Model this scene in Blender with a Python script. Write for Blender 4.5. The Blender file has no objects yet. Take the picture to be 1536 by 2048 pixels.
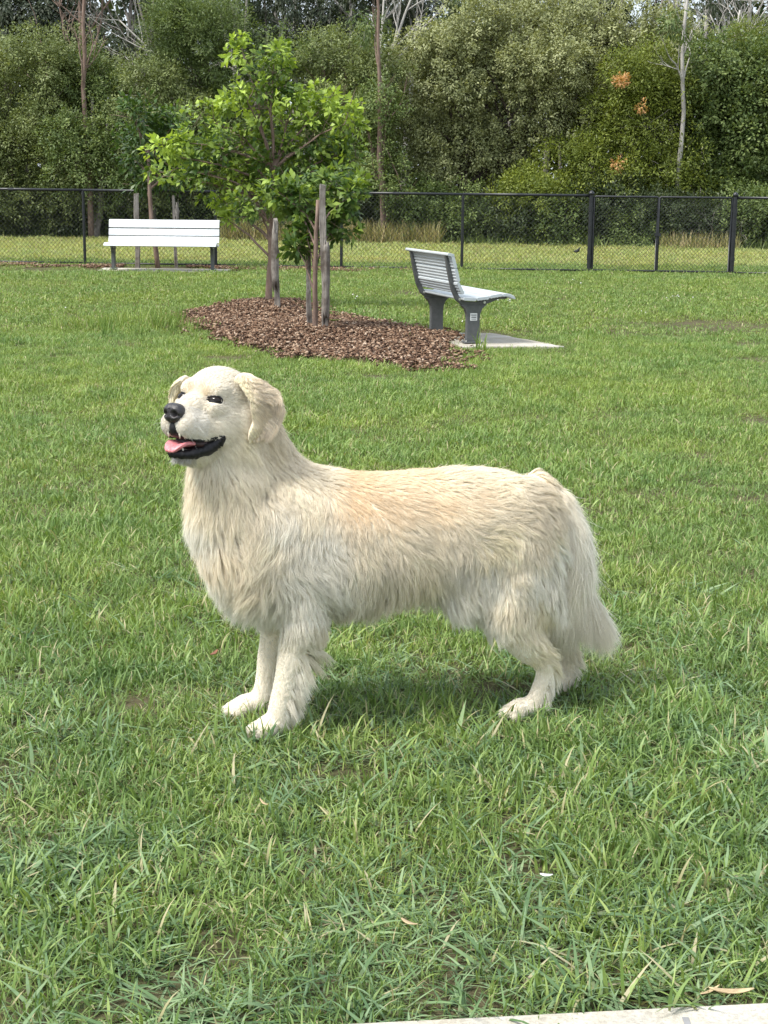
import bpy, bmesh, math, random
import numpy as np
from mathutils import Vector, Matrix, kdtree
from mathutils.bvhtree import BVHTree

random.seed(7)
RNG = np.random.default_rng(7)
SC = bpy.context.scene
COL = SC.collection
R = math.radians

# ------------------------------------------------------------------ camera
CAM_H, FPX, PITCH, ROLL = 1.3, 3100.0, R(11.82), R(0.6)
CAM = Vector((0, 0, CAM_H))
_d = Vector((0, math.cos(PITCH), -math.sin(PITCH)))
_r = Vector((1, 0, 0)); _u = Vector((0, math.sin(PITCH), math.cos(PITCH)))
_rr = math.cos(ROLL) * _r + math.sin(ROLL) * _u
_uu = -math.sin(ROLL) * _r + math.cos(ROLL) * _u
cd = bpy.data.cameras.new('camera'); cam = bpy.data.objects.new('camera', cd); COL.objects.link(cam)
cd.sensor_fit = 'VERTICAL'; cd.sensor_height = 24.0; cd.lens = FPX / 2048 * 24.0
cd.clip_start = 0.05; cd.clip_end = 2000
cam.matrix_world = Matrix(((_rr.x, _uu.x, -_d.x, 0), (_rr.y, _uu.y, -_d.y, 0), (_rr.z, _uu.z, -_d.z, CAM_H), (0, 0, 0, 1)))
SC.camera = cam

# ------------------------------------------------------------------ light
SUN_EL, SUN_AZ = R(56), R(-118)        # azimuth from +Y (north) clockwise: the sun stands to the left, a little behind the camera
w = bpy.data.worlds.new('World'); SC.world = w; w.use_nodes = True
nt = w.node_tree; nt.nodes.clear()
wo = nt.nodes.new('ShaderNodeOutputWorld'); bg = nt.nodes.new('ShaderNodeBackground')
sky = nt.nodes.new('ShaderNodeTexSky'); sky.sky_type = 'NISHITA'; sky.sun_disc = False
sky.sun_elevation = SUN_EL; sky.sun_rotation = SUN_AZ; sky.air_density = 1.0; sky.dust_density = 2.5; sky.ozone_density = 1.0
# thin broken cloud over the blue
tc = nt.nodes.new('ShaderNodeTexCoord'); nz = nt.nodes.new('ShaderNodeTexNoise'); nz.inputs['Scale'].default_value = 3.0
nz.inputs['Detail'].default_value = 6; nz.inputs['Roughness'].default_value = .6
cr = nt.nodes.new('ShaderNodeValToRGB'); cr.color_ramp.elements[0].position = .30; cr.color_ramp.elements[1].position = .62
cr.color_ramp.elements[0].color = (.30, .30, .30, 1); cr.color_ramp.elements[1].color = (.92, .92, .92, 1)
mx = nt.nodes.new('ShaderNodeMix'); mx.data_type = 'RGBA'
mx.inputs[7].default_value = (6.6, 7.2, 7.9, 1)      # sunlit thin cloud
nt.links.new(tc.outputs['Generated'], nz.inputs['Vector']); nt.links.new(nz.outputs['Fac'], cr.inputs[0])
nt.links.new(cr.outputs[0], mx.inputs[0]); nt.links.new(sky.outputs[0], mx.inputs[6])
nt.links.new(mx.outputs[2], bg.inputs[0]); bg.inputs[1].default_value = 0.102
nt.links.new(bg.outputs[0], wo.inputs[0])
sd = bpy.data.lights.new('sun', 'SUN'); sun = bpy.data.objects.new('sun', sd); COL.objects.link(sun)
sd.energy = 2.5; sd.angle = R(17); sd.color = (1.0, .955, .88)
to_sun = Vector((math.sin(SUN_AZ) * math.cos(SUN_EL), math.cos(SUN_AZ) * math.cos(SUN_EL), math.sin(SUN_EL)))
sun.rotation_euler = to_sun.to_track_quat('Z', 'Y').to_euler()
SC.view_settings.view_transform = 'Standard'; SC.view_settings.look = 'None'
SC.view_settings.gamma = 1; SC.view_settings.use_curve_mapping = False
SC.view_settings.exposure = 1.0
SC.render.engine = 'CYCLES'
SC.cycles.max_bounces = 6; SC.cycles.diffuse_bounces = 4; SC.cycles.transparent_max_bounces = 8
SC.cycles.use_denoising = True
SC.cycles_curves.shape = 'RIBBONS'

# ------------------------------------------------------------------ helpers
def ray(px, py):
    return (_d * FPX + _rr * (px - 768) - _uu * (py - 1024)).normalized()
def ground(px, py, z=0.0):
    r = ray(px, py); t = (z - CAM_H) / r.z
    return CAM + r * t
def at(px, py, Y):
    r = ray(px, py); return CAM + r * (Y / r.y)
def pxm(Y): return Y / FPX             # metres per photo pixel at depth Y

def link(o, parent=None):
    COL.objects.link(o)
    if parent is not None: o.parent = parent
    return o
def tag(o, label=None, cat=None, group=None, kind=None):
    if label: o['label'] = label
    if cat: o['category'] = cat
    if group: o['group'] = group
    if kind: o['kind'] = kind
    return o
def empty(name, loc=(0, 0, 0), rz=0.0):
    o = bpy.data.objects.new(name, None); o.location = loc; o.rotation_euler = (0, 0, rz); o.empty_display_size = .1
    return link(o)
def copy_tree(o, parent=None):
    c = o.copy(); COL.objects.link(c); c.parent = parent
    for ch in list(o.children): copy_tree(ch, c)
    return c

def mesh_np(name, V, F, mat=None, parent=None, attrs=None, smooth=False, fsize=None, do_link=True):
    """V (n,3), F (m,k) int array, all faces with k corners"""
    V = np.asarray(V, np.float32); F = np.asarray(F, np.int32)
    k = F.shape[1]
    me = bpy.data.meshes.new(name)
    me.vertices.add(len(V)); me.vertices.foreach_set('co', V.ravel())
    me.loops.add(F.size); me.loops.foreach_set('vertex_index', F.ravel())
    me.polygons.add(len(F)); me.polygons.foreach_set('loop_start', np.arange(0, F.size, k, dtype=np.int32))
    me.polygons.foreach_set('loop_total', np.full(len(F), k, np.int32))
    if smooth: me.polygons.foreach_set('use_smooth', np.ones(len(F), bool))
    me.update(calc_edges=True); me.validate()
    if attrs:
        for an, (dom, arr) in attrs.items():
            arr = np.asarray(arr, np.float32)
            if arr.ndim == 1:
                a = me.attributes.new(an, 'FLOAT', dom); a.data.foreach_set('value', arr)
            else:
                a = me.attributes.new(an, 'FLOAT_VECTOR', dom); a.data.foreach_set('vector', arr.ravel())
    if mat: me.materials.append(mat)
    o = bpy.data.objects.new(name, me)
    if do_link: link(o, parent)
    return o

class MB:
    def __init__(s): s.v = []; s.f = []
    def add(s, vs, fs):
        b = len(s.v); s.v += [tuple(v) for v in vs]; s.f += [tuple(i + b for i in f) for f in fs]
    def box(s, c, d, rot=None):
        c = Vector(c); x, y, z = d[0] / 2, d[1] / 2, d[2] / 2
        vs = [Vector((i, j, k)) for i in (-x, x) for j in (-y, y) for k in (-z, z)]
        if rot is not None: vs = [rot @ v for v in vs]
        s.add([c + v for v in vs], [(0, 1, 3, 2), (4, 6, 7, 5), (0, 4, 5, 1), (2, 3, 7, 6), (0, 2, 6, 4), (1, 5, 7, 3)])
    def tube(s, pts, rads, n=8, cap=True, flat=1.0):
        pts = [Vector(p) for p in pts]; m = len(pts)
        if not hasattr(rads, '__len__'): rads = [rads] * m
        b = len(s.v); prev = None
        for i, p in enumerate(pts):
            t = (pts[min(i + 1, m - 1)] - pts[max(i - 1, 0)]).normalized()
            if prev is None:
                a = Vector((0, 0, 1)) if abs(t.z) < .9 else Vector((1, 0, 0))
                prev = t.cross(a).normalized()
            nrm = (prev - t * prev.dot(t)).normalized(); prev = nrm; bn = t.cross(nrm)
            for k in range(n):
                a = 2 * math.pi * k / n
                s.v.append(tuple(p + (nrm * math.cos(a) + bn * math.sin(a) * flat) * rads[i]))
        for i in range(m - 1):
            for k in range(n):
                k2 = (k + 1) % n
                s.f.append((b + i * n + k, b + i * n + k2, b + (i + 1) * n + k2, b + (i + 1) * n + k))
        if cap:
            s.f.append(tuple(b + k for k in range(n))[::-1]); s.f.append(tuple(b + (m - 1) * n + k for k in range(n)))
    def prism(s, prof, axis_a, axis_b, axis_n, origin, thick):
        """closed 2d profile extruded along axis_n by thick (centred)"""
        o = Vector(origin); A, B, N = Vector(axis_a), Vector(axis_b), Vector(axis_n)
        m = len(prof); f0 = [o + A * p[0] + B * p[1] - N * thick / 2 for p in prof]; f1 = [v + N * thick for v in f0]
        b = len(s.v); s.v += [tuple(v) for v in f0 + f1]
        s.f.append(tuple(b + i for i in range(m))[::-1]); s.f.append(tuple(b + m + i for i in range(m)))
        for i in range(m):
            j = (i + 1) % m; s.f.append((b + i, b + j, b + m + j, b + m + i))
    def build(s, name, mat, parent=None, smooth=False, bevel=0, do_link=True, segs=2):
        me = bpy.data.meshes.new(name); me.from_pydata(s.v, [], s.f); me.validate()
        bm = bmesh.new(); bm.from_mesh(me); bmesh.ops.recalc_face_normals(bm, faces=bm.faces)
        if bevel:
            es = [e for e in bm.edges if len(e.link_faces) == 2 and e.calc_face_angle(0) > R(30)]
            bmesh.ops.bevel(bm, geom=es, offset=bevel, segments=segs, affect='EDGES', profile=.5)
        bm.to_mesh(me); bm.free()
        if smooth:
            for p in me.polygons: p.use_smooth = True
        if mat: me.materials.append(mat)
        o = bpy.data.objects.new(name, me)
        if do_link: link(o, parent)
        return o

# ------------------------------------------------------------------ materials
def nodes(name):
    m = bpy.data.materials.new(name); m.use_nodes = True; t = m.node_tree; t.nodes.clear()
    return m, t, t.nodes.new('ShaderNodeOutputMaterial')
def nn(t, typ, **kw):
    n = t.nodes.new(typ)
    for k, v in kw.items(): setattr(n, k, v)
    return n
def noise(t, scale, detail=4, rough=.6, coord=None, dist=0.0):
    n = t.nodes.new('ShaderNodeTexNoise'); n.inputs['Scale'].default_value = scale; n.inputs['Detail'].default_value = detail
    n.inputs['Roughness'].default_value = rough; n.inputs['Distortion'].default_value = dist
    if coord is not None: t.links.new(coord, n.inputs['Vector'])
    return n.outputs['Fac']
def ramp(t, fac, stops):
    r = t.nodes.new('ShaderNodeValToRGB'); t.links.new(fac, r.inputs[0]); e = r.color_ramp.elements
    while len(e) < len(stops): e.new(.5)
    for i, (p, c) in enumerate(stops):
        e[i].position = p; e[i].color = (c[0], c[1], c[2], 1) if hasattr(c, '__len__') else (c, c, c, 1)
    return r.outputs[0]
def mixc(t, fac, a, b, mode='MIX'):
    m = t.nodes.new('ShaderNodeMix'); m.data_type = 'RGBA'; m.blend_type = mode
    for s, v in ((0, fac), (6, a), (7, b)):
        if hasattr(v, 'is_linked') or isinstance(v, bpy.types.NodeSocket): t.links.new(v, m.inputs[s])
        elif hasattr(v, '__len__'): m.inputs[s].default_value = (v[0], v[1], v[2], 1)
        else: m.inputs[s].default_value = v
    return m.outputs[2]
def math_(t, op, a, b=0.0):
    m = t.nodes.new('ShaderNodeMath'); m.operation = op
    for s, v in ((0, a), (1, b)):
        if isinstance(v, bpy.types.NodeSocket): t.links.new(v, m.inputs[s])
        else: m.inputs[s].default_value = v
    return m.outputs[0]
def pos(t): return t.nodes.new('ShaderNodeNewGeometry').outputs['Position']
def objco(t): return t.nodes.new('ShaderNodeTexCoord').outputs['Object']
def attr(t, name, typ='GEOMETRY'):
    a = t.nodes.new('ShaderNodeAttribute'); a.attribute_name = name; a.attribute_type = typ; return a
def bump(t, h, strength=.3, dist=.01):
    b = t.nodes.new('ShaderNodeBump'); b.inputs['Strength'].default_value = strength; b.inputs['Distance'].default_value = dist
    t.links.new(h, b.inputs['Height']); return b.outputs[0]
def pbsdf(t, out, col, rough=.6, metal=0, spec=.5, normal=None):
    p = t.nodes.new('ShaderNodeBsdfPrincipled')
    if isinstance(col, bpy.types.NodeSocket): t.links.new(col, p.inputs['Base Color'])
    else: p.inputs['Base Color'].default_value = (*col, 1)
    if isinstance(rough, bpy.types.NodeSocket): t.links.new(rough, p.inputs['Roughness'])
    else: p.inputs['Roughness'].default_value = rough
    p.inputs['Metallic'].default_value = metal; p.inputs['Specular IOR Level'].default_value = spec
    if normal is not None: t.links.new(normal, p.inputs['Normal'])
    if out is not None: t.links.new(p.outputs[0], out.inputs[0])
    return p
def leafy(t, out, col, trans=.35, rough=.55, spec=.3, tcol=None):
    """thin leaf: part reflects, part lets light through"""
    p = pbsdf(t, None, col, rough, 0, spec)
    tr = t.nodes.new('ShaderNodeBsdfTranslucent')
    if tcol is None: tcol = mixc(t, 1.0, col, (1.25, 1.2, .55), 'MULTIPLY')
    t.links.new(tcol, tr.inputs[0])
    m = t.nodes.new('ShaderNodeMixShader'); m.inputs[0].default_value = trans
    t.links.new(p.outputs[0], m.inputs[1]); t.links.new(tr.outputs[0], m.inputs[2]); t.links.new(m.outputs[0], out.inputs[0])
def simple(name, col, rough=.6, metal=0, spec=.5, var=.12, scale=12, bmp=0, bscale=80):
    m, t, o = nodes(name); c = objco(t)
    f = noise(t, scale, 5, .6, c)
    lo = tuple(x * (1 - var) for x in col); hi = tuple(min(1, x * (1 + var)) for x in col)
    cc = ramp(t, f, [(.3, lo), (.7, hi)])
    nrm = bump(t, noise(t, bscale, 3, .6, c), bmp, .004) if bmp else None
    pbsdf(t, o, cc, rough, metal, spec, nrm); return m
# ================================================================== GROUND
def g2(px, py):
    p = ground(px, py); return (p.x, p.y)
MULCH = np.array([g2(*p) for p in [(352, 642), (392, 629), (440, 624), (500, 612), (548, 606), (590, 615), (625, 630), (690, 640), (770, 652), (838, 664), (885, 672),
                  (905, 688), (895, 700), (925, 722), (935, 740), (890, 743), (850, 738), (790, 740), (730, 730), (660, 724), (600, 722), (545, 708), (500, 704), (455, 690), (430, 676), (385, 660)]])
BARE = [(1440, 655, 150, 12), (1230, 668, 40, 6), (1500, 690, 70, 5), (275, 1408, 80, 22), (10, 1592, 60, 26), (250, 690, 60, 6), (1500, 843, 50, 6), (1480, 720, 60, 5),
        (760, 755, 80, 5), (450, 718, 60, 6), (30, 695, 30, 5), (120, 716, 40, 5), (1395, 1795, 40, 22), (690, 1545, 70, 18), (420, 1310, 34, 12), (800, 590, 90, 5), (15, 1680, 40, 20),
        (1530, 2003, 120, 12), (300, 2010, 60, 16), (60, 540, 140, 6), (330, 538, 130, 5)]
BAREW = []
for (a, b, c, e) in BARE:
    p = ground(a, b); q = ground(a + c, b); s_ = ground(a, b - e); BAREW.append((p.x, p.y, (q - p).length * 1.3, (s_ - p).length * 1.45))
PATH_EDGE = [ground(x_, y_, .022) for (x_, y_) in ((480, 2056), (640, 2047.5), (1000, 2030), (1270, 2016), (1536, 2003), (1900, 1988))]; PATH_EDGE = [Vector((v.x, v.y, 0)) for v in PATH_EDGE]
SLAB_R = [ground(856, 668), ground(985, 670), ground(1128, 697), ground(925, 697)]
_q = ground(196, 543); _p = ground(446, 546)
SLAB_L = [_q, _p, _p + Vector((.05, .75, 0)), _q + Vector((-.05, .75, 0))]
def inside(P, poly):
    poly = np.asarray([(v[0], v[1]) for v in poly]); x, y = P[:, 0], P[:, 1]; c = np.zeros(len(P), bool); j = len(poly) - 1
    for i in range(len(poly)):
        xi, yi = poly[i]; xj, yj = poly[j]
        c ^= ((yi > y) != (yj > y)) & (x < (xj - xi) * (y - yi) / (yj - yi + 1e-12) + xi); j = i
    return c
def vnoise(P, scale, seed=0):
    """cheap smooth value noise in 0..1"""
    g = np.random.default_rng(seed).random((64, 64)); q = P[:, :2] * scale + 1000; i = np.floor(q).astype(int); f = q - i; f = f * f * (3 - 2 * f)
    a = g[i[:, 0] % 64, i[:, 1] % 64]; b = g[(i[:, 0] + 1) % 64, i[:, 1] % 64]; c = g[i[:, 0] % 64, (i[:, 1] + 1) % 64]; e = g[(i[:, 0] + 1) % 64, (i[:, 1] + 1) % 64]
    return (a * (1 - f[:, 0]) + b * f[:, 0]) * (1 - f[:, 1]) + (c * (1 - f[:, 0]) + e * f[:, 0]) * f[:, 1]
def bare(P):
    v = np.zeros(len(P))
    n = vnoise(P, 9, 3) * .6 + vnoise(P, 25, 4) * .5
    for (x, y, rx, ry) in BAREW:
        d = ((P[:, 0] - x) / rx) ** 2 + ((P[:, 1] - y) / ry) ** 2
        v = np.maximum(v, np.clip(1.6 - d - n * 1.1, 0, 1))
    return v

# the soil sheet, colour = thatch and soil under the blades
m, t, o = nodes('soil'); p_ = pos(t)
c1 = ramp(t, noise(t, 38, 6, .7, p_), [(.3, (.036, .034, .018)), (.55, (.095, .080, .046)), (.75, (.20, .16, .11))])
c2 = ramp(t, noise(t, 1.3, 4, .6, p_), [(.35, (.075, .085, .035)), (.7, (.17, .14, .085))])
pbsdf(t, o, mixc(t, .5, c1, c2), .95, 0, .1, bump(t, noise(t, 60, 5, .7, p_), .6, .02)); M_SOIL = m
S = 600
nx = np.concatenate([[-S, -60], np.linspace(-16, 16, 60), [60, S]]); ny = np.concatenate([[-S, -20], np.linspace(0, 60, 100), [150, S]])
GX, GY = np.meshgrid(nx, ny, indexing='ij'); V = np.stack([GX.ravel(), GY.ravel(), np.zeros(GX.size)], 1)
I = np.arange(GX.size).reshape(GX.shape); F = np.stack([I[:-1, :-1].ravel(), I[1:, :-1].ravel(), I[1:, 1:].ravel(), I[:-1, 1:].ravel()], 1)
tag(mesh_np('ground', V, F, M_SOIL, smooth=True), kind='structure')

# concrete
def concrete(name, col):
    m, t, o = nodes(name); p_ = pos(t)
    a = ramp(t, noise(t, 9, 6, .65, p_), [(.3, tuple(x * .80 for x in col)), (.7, tuple(min(1, x * 1.08) for x in col))])
    b = ramp(t, noise(t, 160, 3, .6, p_), [(.35, .72), (.6, 1.0)])
    c = ramp(t, noise(t, 3.1, 5, .7, p_), [(.42, 1.0), (.62, (.82, .78, .70))])
    pbsdf(t, o, mixc(t, 1, mixc(t, 1, a, b, 'MULTIPLY'), c, 'MULTIPLY'), .9, 0, .2, bump(t, noise(t, 220, 4, .7, p_), .35, .003)); return m
M_CONC = concrete('concrete', (.56, .53, .47)); M_CONC2 = concrete('pale_concrete', (.60, .57, .50))
def slab(name, poly, z, mat, wob=.012, n=14):
    pts = []
    for i in range(len(poly)):
        a, b = Vector(poly[i]), Vector(poly[(i + 1) % len(poly)])
        for k in range(n):
            q = a.lerp(b, k / n); pts.append((q.x + random.uniform(-wob, wob), q.y + random.uniform(-wob, wob)))
    s = MB(); s.prism(pts, (1, 0, 0), (0, 1, 0), (0, 0, 1), (0, 0, z - .06), .12)
    return s.build(name, mat, bevel=.006)
tag(slab('path', PATH_EDGE + [Vector((3.5, 0.2, 0)), Vector((-1.2, 0.2, 0))], .022, M_CONC2, 0, 1), kind='structure')
tag(slab('concrete_pad', SLAB_R, .018, M_CONC, .02), kind='structure')
tag(slab('concrete_pad', SLAB_L, .02, M_CONC2, .015), kind='structure')

# ------------------------------------------------------------------ blades
def blades(n, R0, lmin, lmax, wid, lean, seed, seg=4, curl=1.0, upb=0.0):
    r = np.random.default_rng(seed); a = r.random(n) * 6.2832; rad = R0 * np.sqrt(r.random(n))
    base = np.stack([np.cos(a) * rad, np.sin(a) * rad, np.zeros(n)], 1)
    h = r.random(n) * 6.2832; L = lmin + (lmax - lmin) * r.random(n) ** 1.3; th0 = upb + lean * r.random(n); cu = curl * r.uniform(.2, 1.4, n)
    W = wid * r.uniform(.6, 1.3, n); tw = r.uniform(-.9, .9, n)
    V = np.zeros((n, seg + 1, 2, 3)); P = base.copy(); 
    side0 = np.stack([-np.sin(h + tw), np.cos(h + tw), r.uniform(-.25, .25, n)], 1)
    for i in range(seg + 1):
        u = i / seg; th = np.minimum(th0 + cu * u * u * 1.3, 2.2)
        ww = W * (1 - u ** 2.2) * (.55 + .45 * min(1, u * 4)) * .5
        V[:, i, 0] = P - side0 * ww[:, None]; V[:, i, 1] = P + side0 * ww[:, None]
        dr = np.stack([np.sin(th) * np.cos(h), np.sin(th) * np.sin(h), np.cos(th)], 1); P = P + dr * (L / seg)[:, None]
        P[:, 2] = np.maximum(P[:, 2], .003)
    F = []
    b = np.arange(n)[:, None] * (seg + 1) * 2
    for i in range(seg): F.append(np.concatenate([b + 2 * i, b + 2 * i + 1, b + 2 * i + 3, b + 2 * i + 2], 1))
    F = np.concatenate(F); rn = r.random(n)
    return V.reshape(-1, 3), F, np.repeat(rn, (seg + 1) * 2), np.tile(np.repeat(np.linspace(0, 1, seg + 1), 2), n)

NEAR_STOPS = [(0, (.090, .170, .045)), (.5, (.195, .315, .098)), (1, (.335, .455, .18))]
def grass_mat(name, stops, dry, patch, trans=.3, dryamt=.10, sat=1.0, blend=False):
    m, t, o = nodes(name); p_ = pos(t); a = attr(t, 'rnd'); ti = attr(t, 'tip')
    c = ramp(t, a.outputs['Fac'], stops)
    if blend:      # the mown turf turns from a blue-green to a yellow-green species across the park
        sp = t.nodes.new('ShaderNodeSeparateXYZ'); t.links.new(p_, sp.inputs[0])
        yy = math_(t, 'ADD', sp.outputs[1], math_(t, 'MULTIPLY', math_(t, 'SUBTRACT', noise(t, .9, 4, .6, p_), .5), 9.0))
        k = ramp(t, math_(t, 'DIVIDE', yy, 12.0), [(.22, 0), (.78, 1)])
        c = mixc(t, k, ramp(t, a.outputs['Fac'], NEAR_STOPS), c)
    n1 = noise(t, .55, 5, .62, p_); n2 = noise(t, 3.7, 4, .65, p_)
    c = mixc(t, ramp(t, n1, [(.38, 0), (.64, 1)]), c, mixc(t, 1, c, patch, 'MULTIPLY'))
    c = mixc(t, 1, c, ramp(t, n2, [(.3, (.58, .66, .64)), (.7, (1.16, 1.10, 1.0))]), 'MULTIPLY')
    # straw on some blades; thatch-coloured bases darkened to paint shade into the gaps
    sel = math_(t, 'MULTIPLY', math_(t, 'GREATER_THAN', math_(t, 'ADD', a.outputs['Fac'], math_(t, 'MULTIPLY', math_(t, 'SUBTRACT', n2, .5), .35)), 1 - dryamt), .85)
    c = mixc(t, sel, c, dry)
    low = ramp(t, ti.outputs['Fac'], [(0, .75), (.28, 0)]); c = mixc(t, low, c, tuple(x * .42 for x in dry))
    leafy(t, o, c, trans, .5, .35); return m
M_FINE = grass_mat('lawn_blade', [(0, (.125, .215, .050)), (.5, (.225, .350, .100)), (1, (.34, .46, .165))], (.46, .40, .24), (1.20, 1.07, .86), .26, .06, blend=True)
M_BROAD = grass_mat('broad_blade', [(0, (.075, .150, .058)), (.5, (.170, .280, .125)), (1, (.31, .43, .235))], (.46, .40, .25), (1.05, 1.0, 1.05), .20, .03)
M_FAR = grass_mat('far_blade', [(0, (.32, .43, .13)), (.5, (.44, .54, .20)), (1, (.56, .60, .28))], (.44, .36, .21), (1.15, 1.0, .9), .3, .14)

def grass_layer(name, protos, pts, scl, idx, rotz, tilt):
    """one countless mass of tufts: points carry scale, rotation and which tuft, geometry nodes set the tufts"""
    c = bpy.data.collections.new(name + '_tufts')
    for p in protos: c.objects.link(p)
    n = len(pts); me = bpy.data.meshes.new(name); me.vertices.add(n); me.vertices.foreach_set('co', np.asarray(pts, np.float32).ravel())
    for an, arr, ty, key in (('scl', scl, 'FLOAT', 'value'), ('idx', idx, 'INT', 'value')):
        x = me.attributes.new(an, ty, 'POINT'); x.data.foreach_set(key, np.asarray(arr, np.int32 if ty == 'INT' else np.float32))
    x = me.attributes.new('rot', 'FLOAT_VECTOR', 'POINT'); rv = np.stack([tilt[:, 0], tilt[:, 1], rotz], 1).astype(np.float32); x.data.foreach_set('vector', rv.ravel())
    o = bpy.data.objects.new(name, me); link(o); tag(o, kind='stuff')
    ng = bpy.data.node_groups.new(name + '_set', 'GeometryNodeTree'); ng.interface.new_socket('Geometry', in_out='INPUT', socket_type='NodeSocketGeometry'); ng.interface.new_socket('Geometry', in_out='OUTPUT', socket_type='NodeSocketGeometry')
    gi = ng.nodes.new('NodeGroupInput'); go = ng.nodes.new('NodeGroupOutput'); ci = ng.nodes.new('GeometryNodeCollectionInfo'); ci.inputs['Collection'].default_value = c
    ci.inputs['Separate Children'].default_value = True; ci.inputs['Reset Children'].default_value = True
    ip = ng.nodes.new('GeometryNodeInstanceOnPoints'); ip.inputs['Pick Instance'].default_value = True
    def na(an, ty):
        q = ng.nodes.new('GeometryNodeInputNamedAttribute'); q.data_type = ty; q.inputs['Name'].default_value = an; return q.outputs['Attribute']
    L = ng.links.new
    L(gi.outputs[0], ip.inputs['Points']); L(ci.outputs[0], ip.inputs['Instance']); L(na('idx', 'INT'), ip.inputs['Instance Index'])
    e2r = ng.nodes.new('FunctionNodeEulerToRotation'); L(na('rot', 'FLOAT_VECTOR'), e2r.inputs[0]); L(e2r.outputs[0], ip.inputs['Rotation'])
    L(na('scl', 'FLOAT'), ip.inputs['Scale']); L(ip.outputs[0], go.inputs[0])
    md = o.modifiers.new('set', 'NODES'); md.node_group = ng; return o
def proto(name, args, mat):
    V, F, rn, tp = blades(*args[0], **args[1]) if isinstance(args[0], tuple) else blades(*args)
    return mesh_np(name, V, F, mat, attrs={'rnd': ('POINT', rn), 'tip': ('POINT', tp)}, smooth=True, do_link=False)

def scatter(y0, y1, dens, seed, wide=1.15, extra=.7, keep=1.0):
    wide *= 1.35; extra += .8
    r = np.random.default_rng(seed); xm = (768 / FPX) * y1 * wide + extra; n = int(dens * 2 * xm * (y1 - y0))
    P = np.stack([r.uniform(-xm, xm, n), r.uniform(y0, y1, n)], 1)
    P = P[np.abs(P[:, 0]) < (768 / FPX) * P[:, 1] * wide + extra]
    return P, r
def grow_poly(poly, d):
    c = sum((Vector(p) for p in poly), Vector()) / len(poly); return [Vector(p) + (Vector(p) - c).normalized() * d for p in poly]
def place(name, P, r, protos, s0, s1, cleared=True, drop=1.0, cover=None, htk=.45, tilt=.12):
    b = bare(P); k = r.random(len(P)) > b * drop * .93
    if cleared:
        mul = inside(P, MULCH + 0); wob = P + (np.stack([vnoise(P, 6, 11), vnoise(P, 6, 12)], 1) - .5) * .3
        k &= ~(inside(wob, MULCH) & mul) | (r.random(len(P)) < .02 + .5 * (vnoise(P, 4, 77) > .62) * (P[:, 1] < 12.6) * (P[:, 0] < .3))
        pe = [(v.x, v.y + .012) for v in PATH_EDGE] + [(3.5, .2), (-1.2, .2)]; k &= ~inside(P, pe)
        k &= ~inside(P, grow_poly(SLAB_R, .05)); k &= ~inside(P, grow_poly(SLAB_L, .06))
    if cover is not None: k &= r.random(len(P)) < cover(P)
    P = P[k]; b = b[k]; n = len(P)
    h = vnoise(P, 1.7, 21) * .6 + vnoise(P, 5.3, 22) * .4
    s = (s0 + (s1 - s0) * r.random(n)) * (1 - htk + 2 * htk * h) * (1 - .4 * b)
    for pl_ in (SLAB_R, SLAB_L): s = np.where(inside(P, grow_poly(pl_, .45)), s * .55, s)
    return grass_layer(name, protos, np.concatenate([P, np.zeros((n, 1))], 1), s, r.integers(0, len(protos), n), r.random(n) * 6.2832, r.normal(0, tilt, (n, 2)))

fine = [proto('fine_tuft', (50, .065, .018, .052, .0032, 1.5, 100 + i), M_FINE) for i in range(8)]
fineb = [proto('bent_tuft', (34, .075, .030, .080, .0046, 1.75, 120 + i), M_FINE) for i in range(6)]
mid = [proto('mid_tuft', (70, .13, .020, .050, .0050, 1.35, 140 + i), M_FINE) for i in range(8)]
far = [proto('far_tuft', (70, .28, .040, .090, .011, 1.2, 160 + i), M_FAR) for i in range(6)]
farin = [proto('lawn_tuft', (80, .24, .020, .052, .009, 1.25, 180 + i), M_FINE) for i in range(6)]
broad = [proto('broad_tuft', ((9 + i, .035, .04, .100, .0062, .75, 200 + i), dict(upb=.65, curl=1.1)), M_BROAD) for i in range(10)]
for i in range(4): broad.append(proto('broad_tuft', ((5, .05, .08, .155, .0088, .45, 230 + i), dict(upb=.95, curl=.7, seg=5)), M_BROAD))
lying = [proto('lying_tuft', ((17, .09, .045, .105, .0066, .35, 270 + i), dict(upb=1.15, curl=.35, seg=5)), M_BROAD) for i in range(8)]
tall = [proto('tall_tuft', ((26, .05, .10, .20, .0045, .5, 250 + i), dict(curl=.8)), M_FINE) for i in range(4)]

gap = lambda P: np.clip(vnoise(P, 7, 35) * .9 + vnoise(P, 17, 36) * .9 - .08 + (P[:, 1] - 3.2) * .25, .12, 1)
P, r = scatter(1.9, 6.0, 400, 1); place('grass', P, r, fine, .8, 1.25, cover=gap)
P, r = scatter(1.9, 6.0, 190, 2); place('grass', P, r, fineb, .75, 1.25, cover=gap)
nearw = lambda P: np.clip((4.3 - P[:, 1]) / 1.9, 0, 1) * np.clip(vnoise(P, 2.3, 31) * 1.6 - .12, 0.08, 1) + np.clip((5.5 - P[:, 1]) / 3, 0, 1) * .10
P, r = scatter(1.9, 6.0, 420, 9); place('grass', P, r, lying, .55, 1.2, cover=lambda P: np.clip((5.6 - P[:, 1]) / 2.6, 0, 1) * np.clip(vnoise(P, 3.1, 33) * 1.5 - .15, .1, 1), htk=.2, tilt=.12)
P, r = scatter(1.9, 6.0, 330, 3); place('grass', P, r, broad, .55, 1.15, cover=nearw, htk=.3, tilt=.18)
M_STRAW = simple('dry_clipping', (.42, .34, .22), .8, var=.35, scale=40)
straw = [proto('straw_tuft', ((7, .07, .03, .09, .0028, .3, 300 + i), dict(upb=1.3, curl=.3)), M_STRAW) for i in range(5)]
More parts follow.
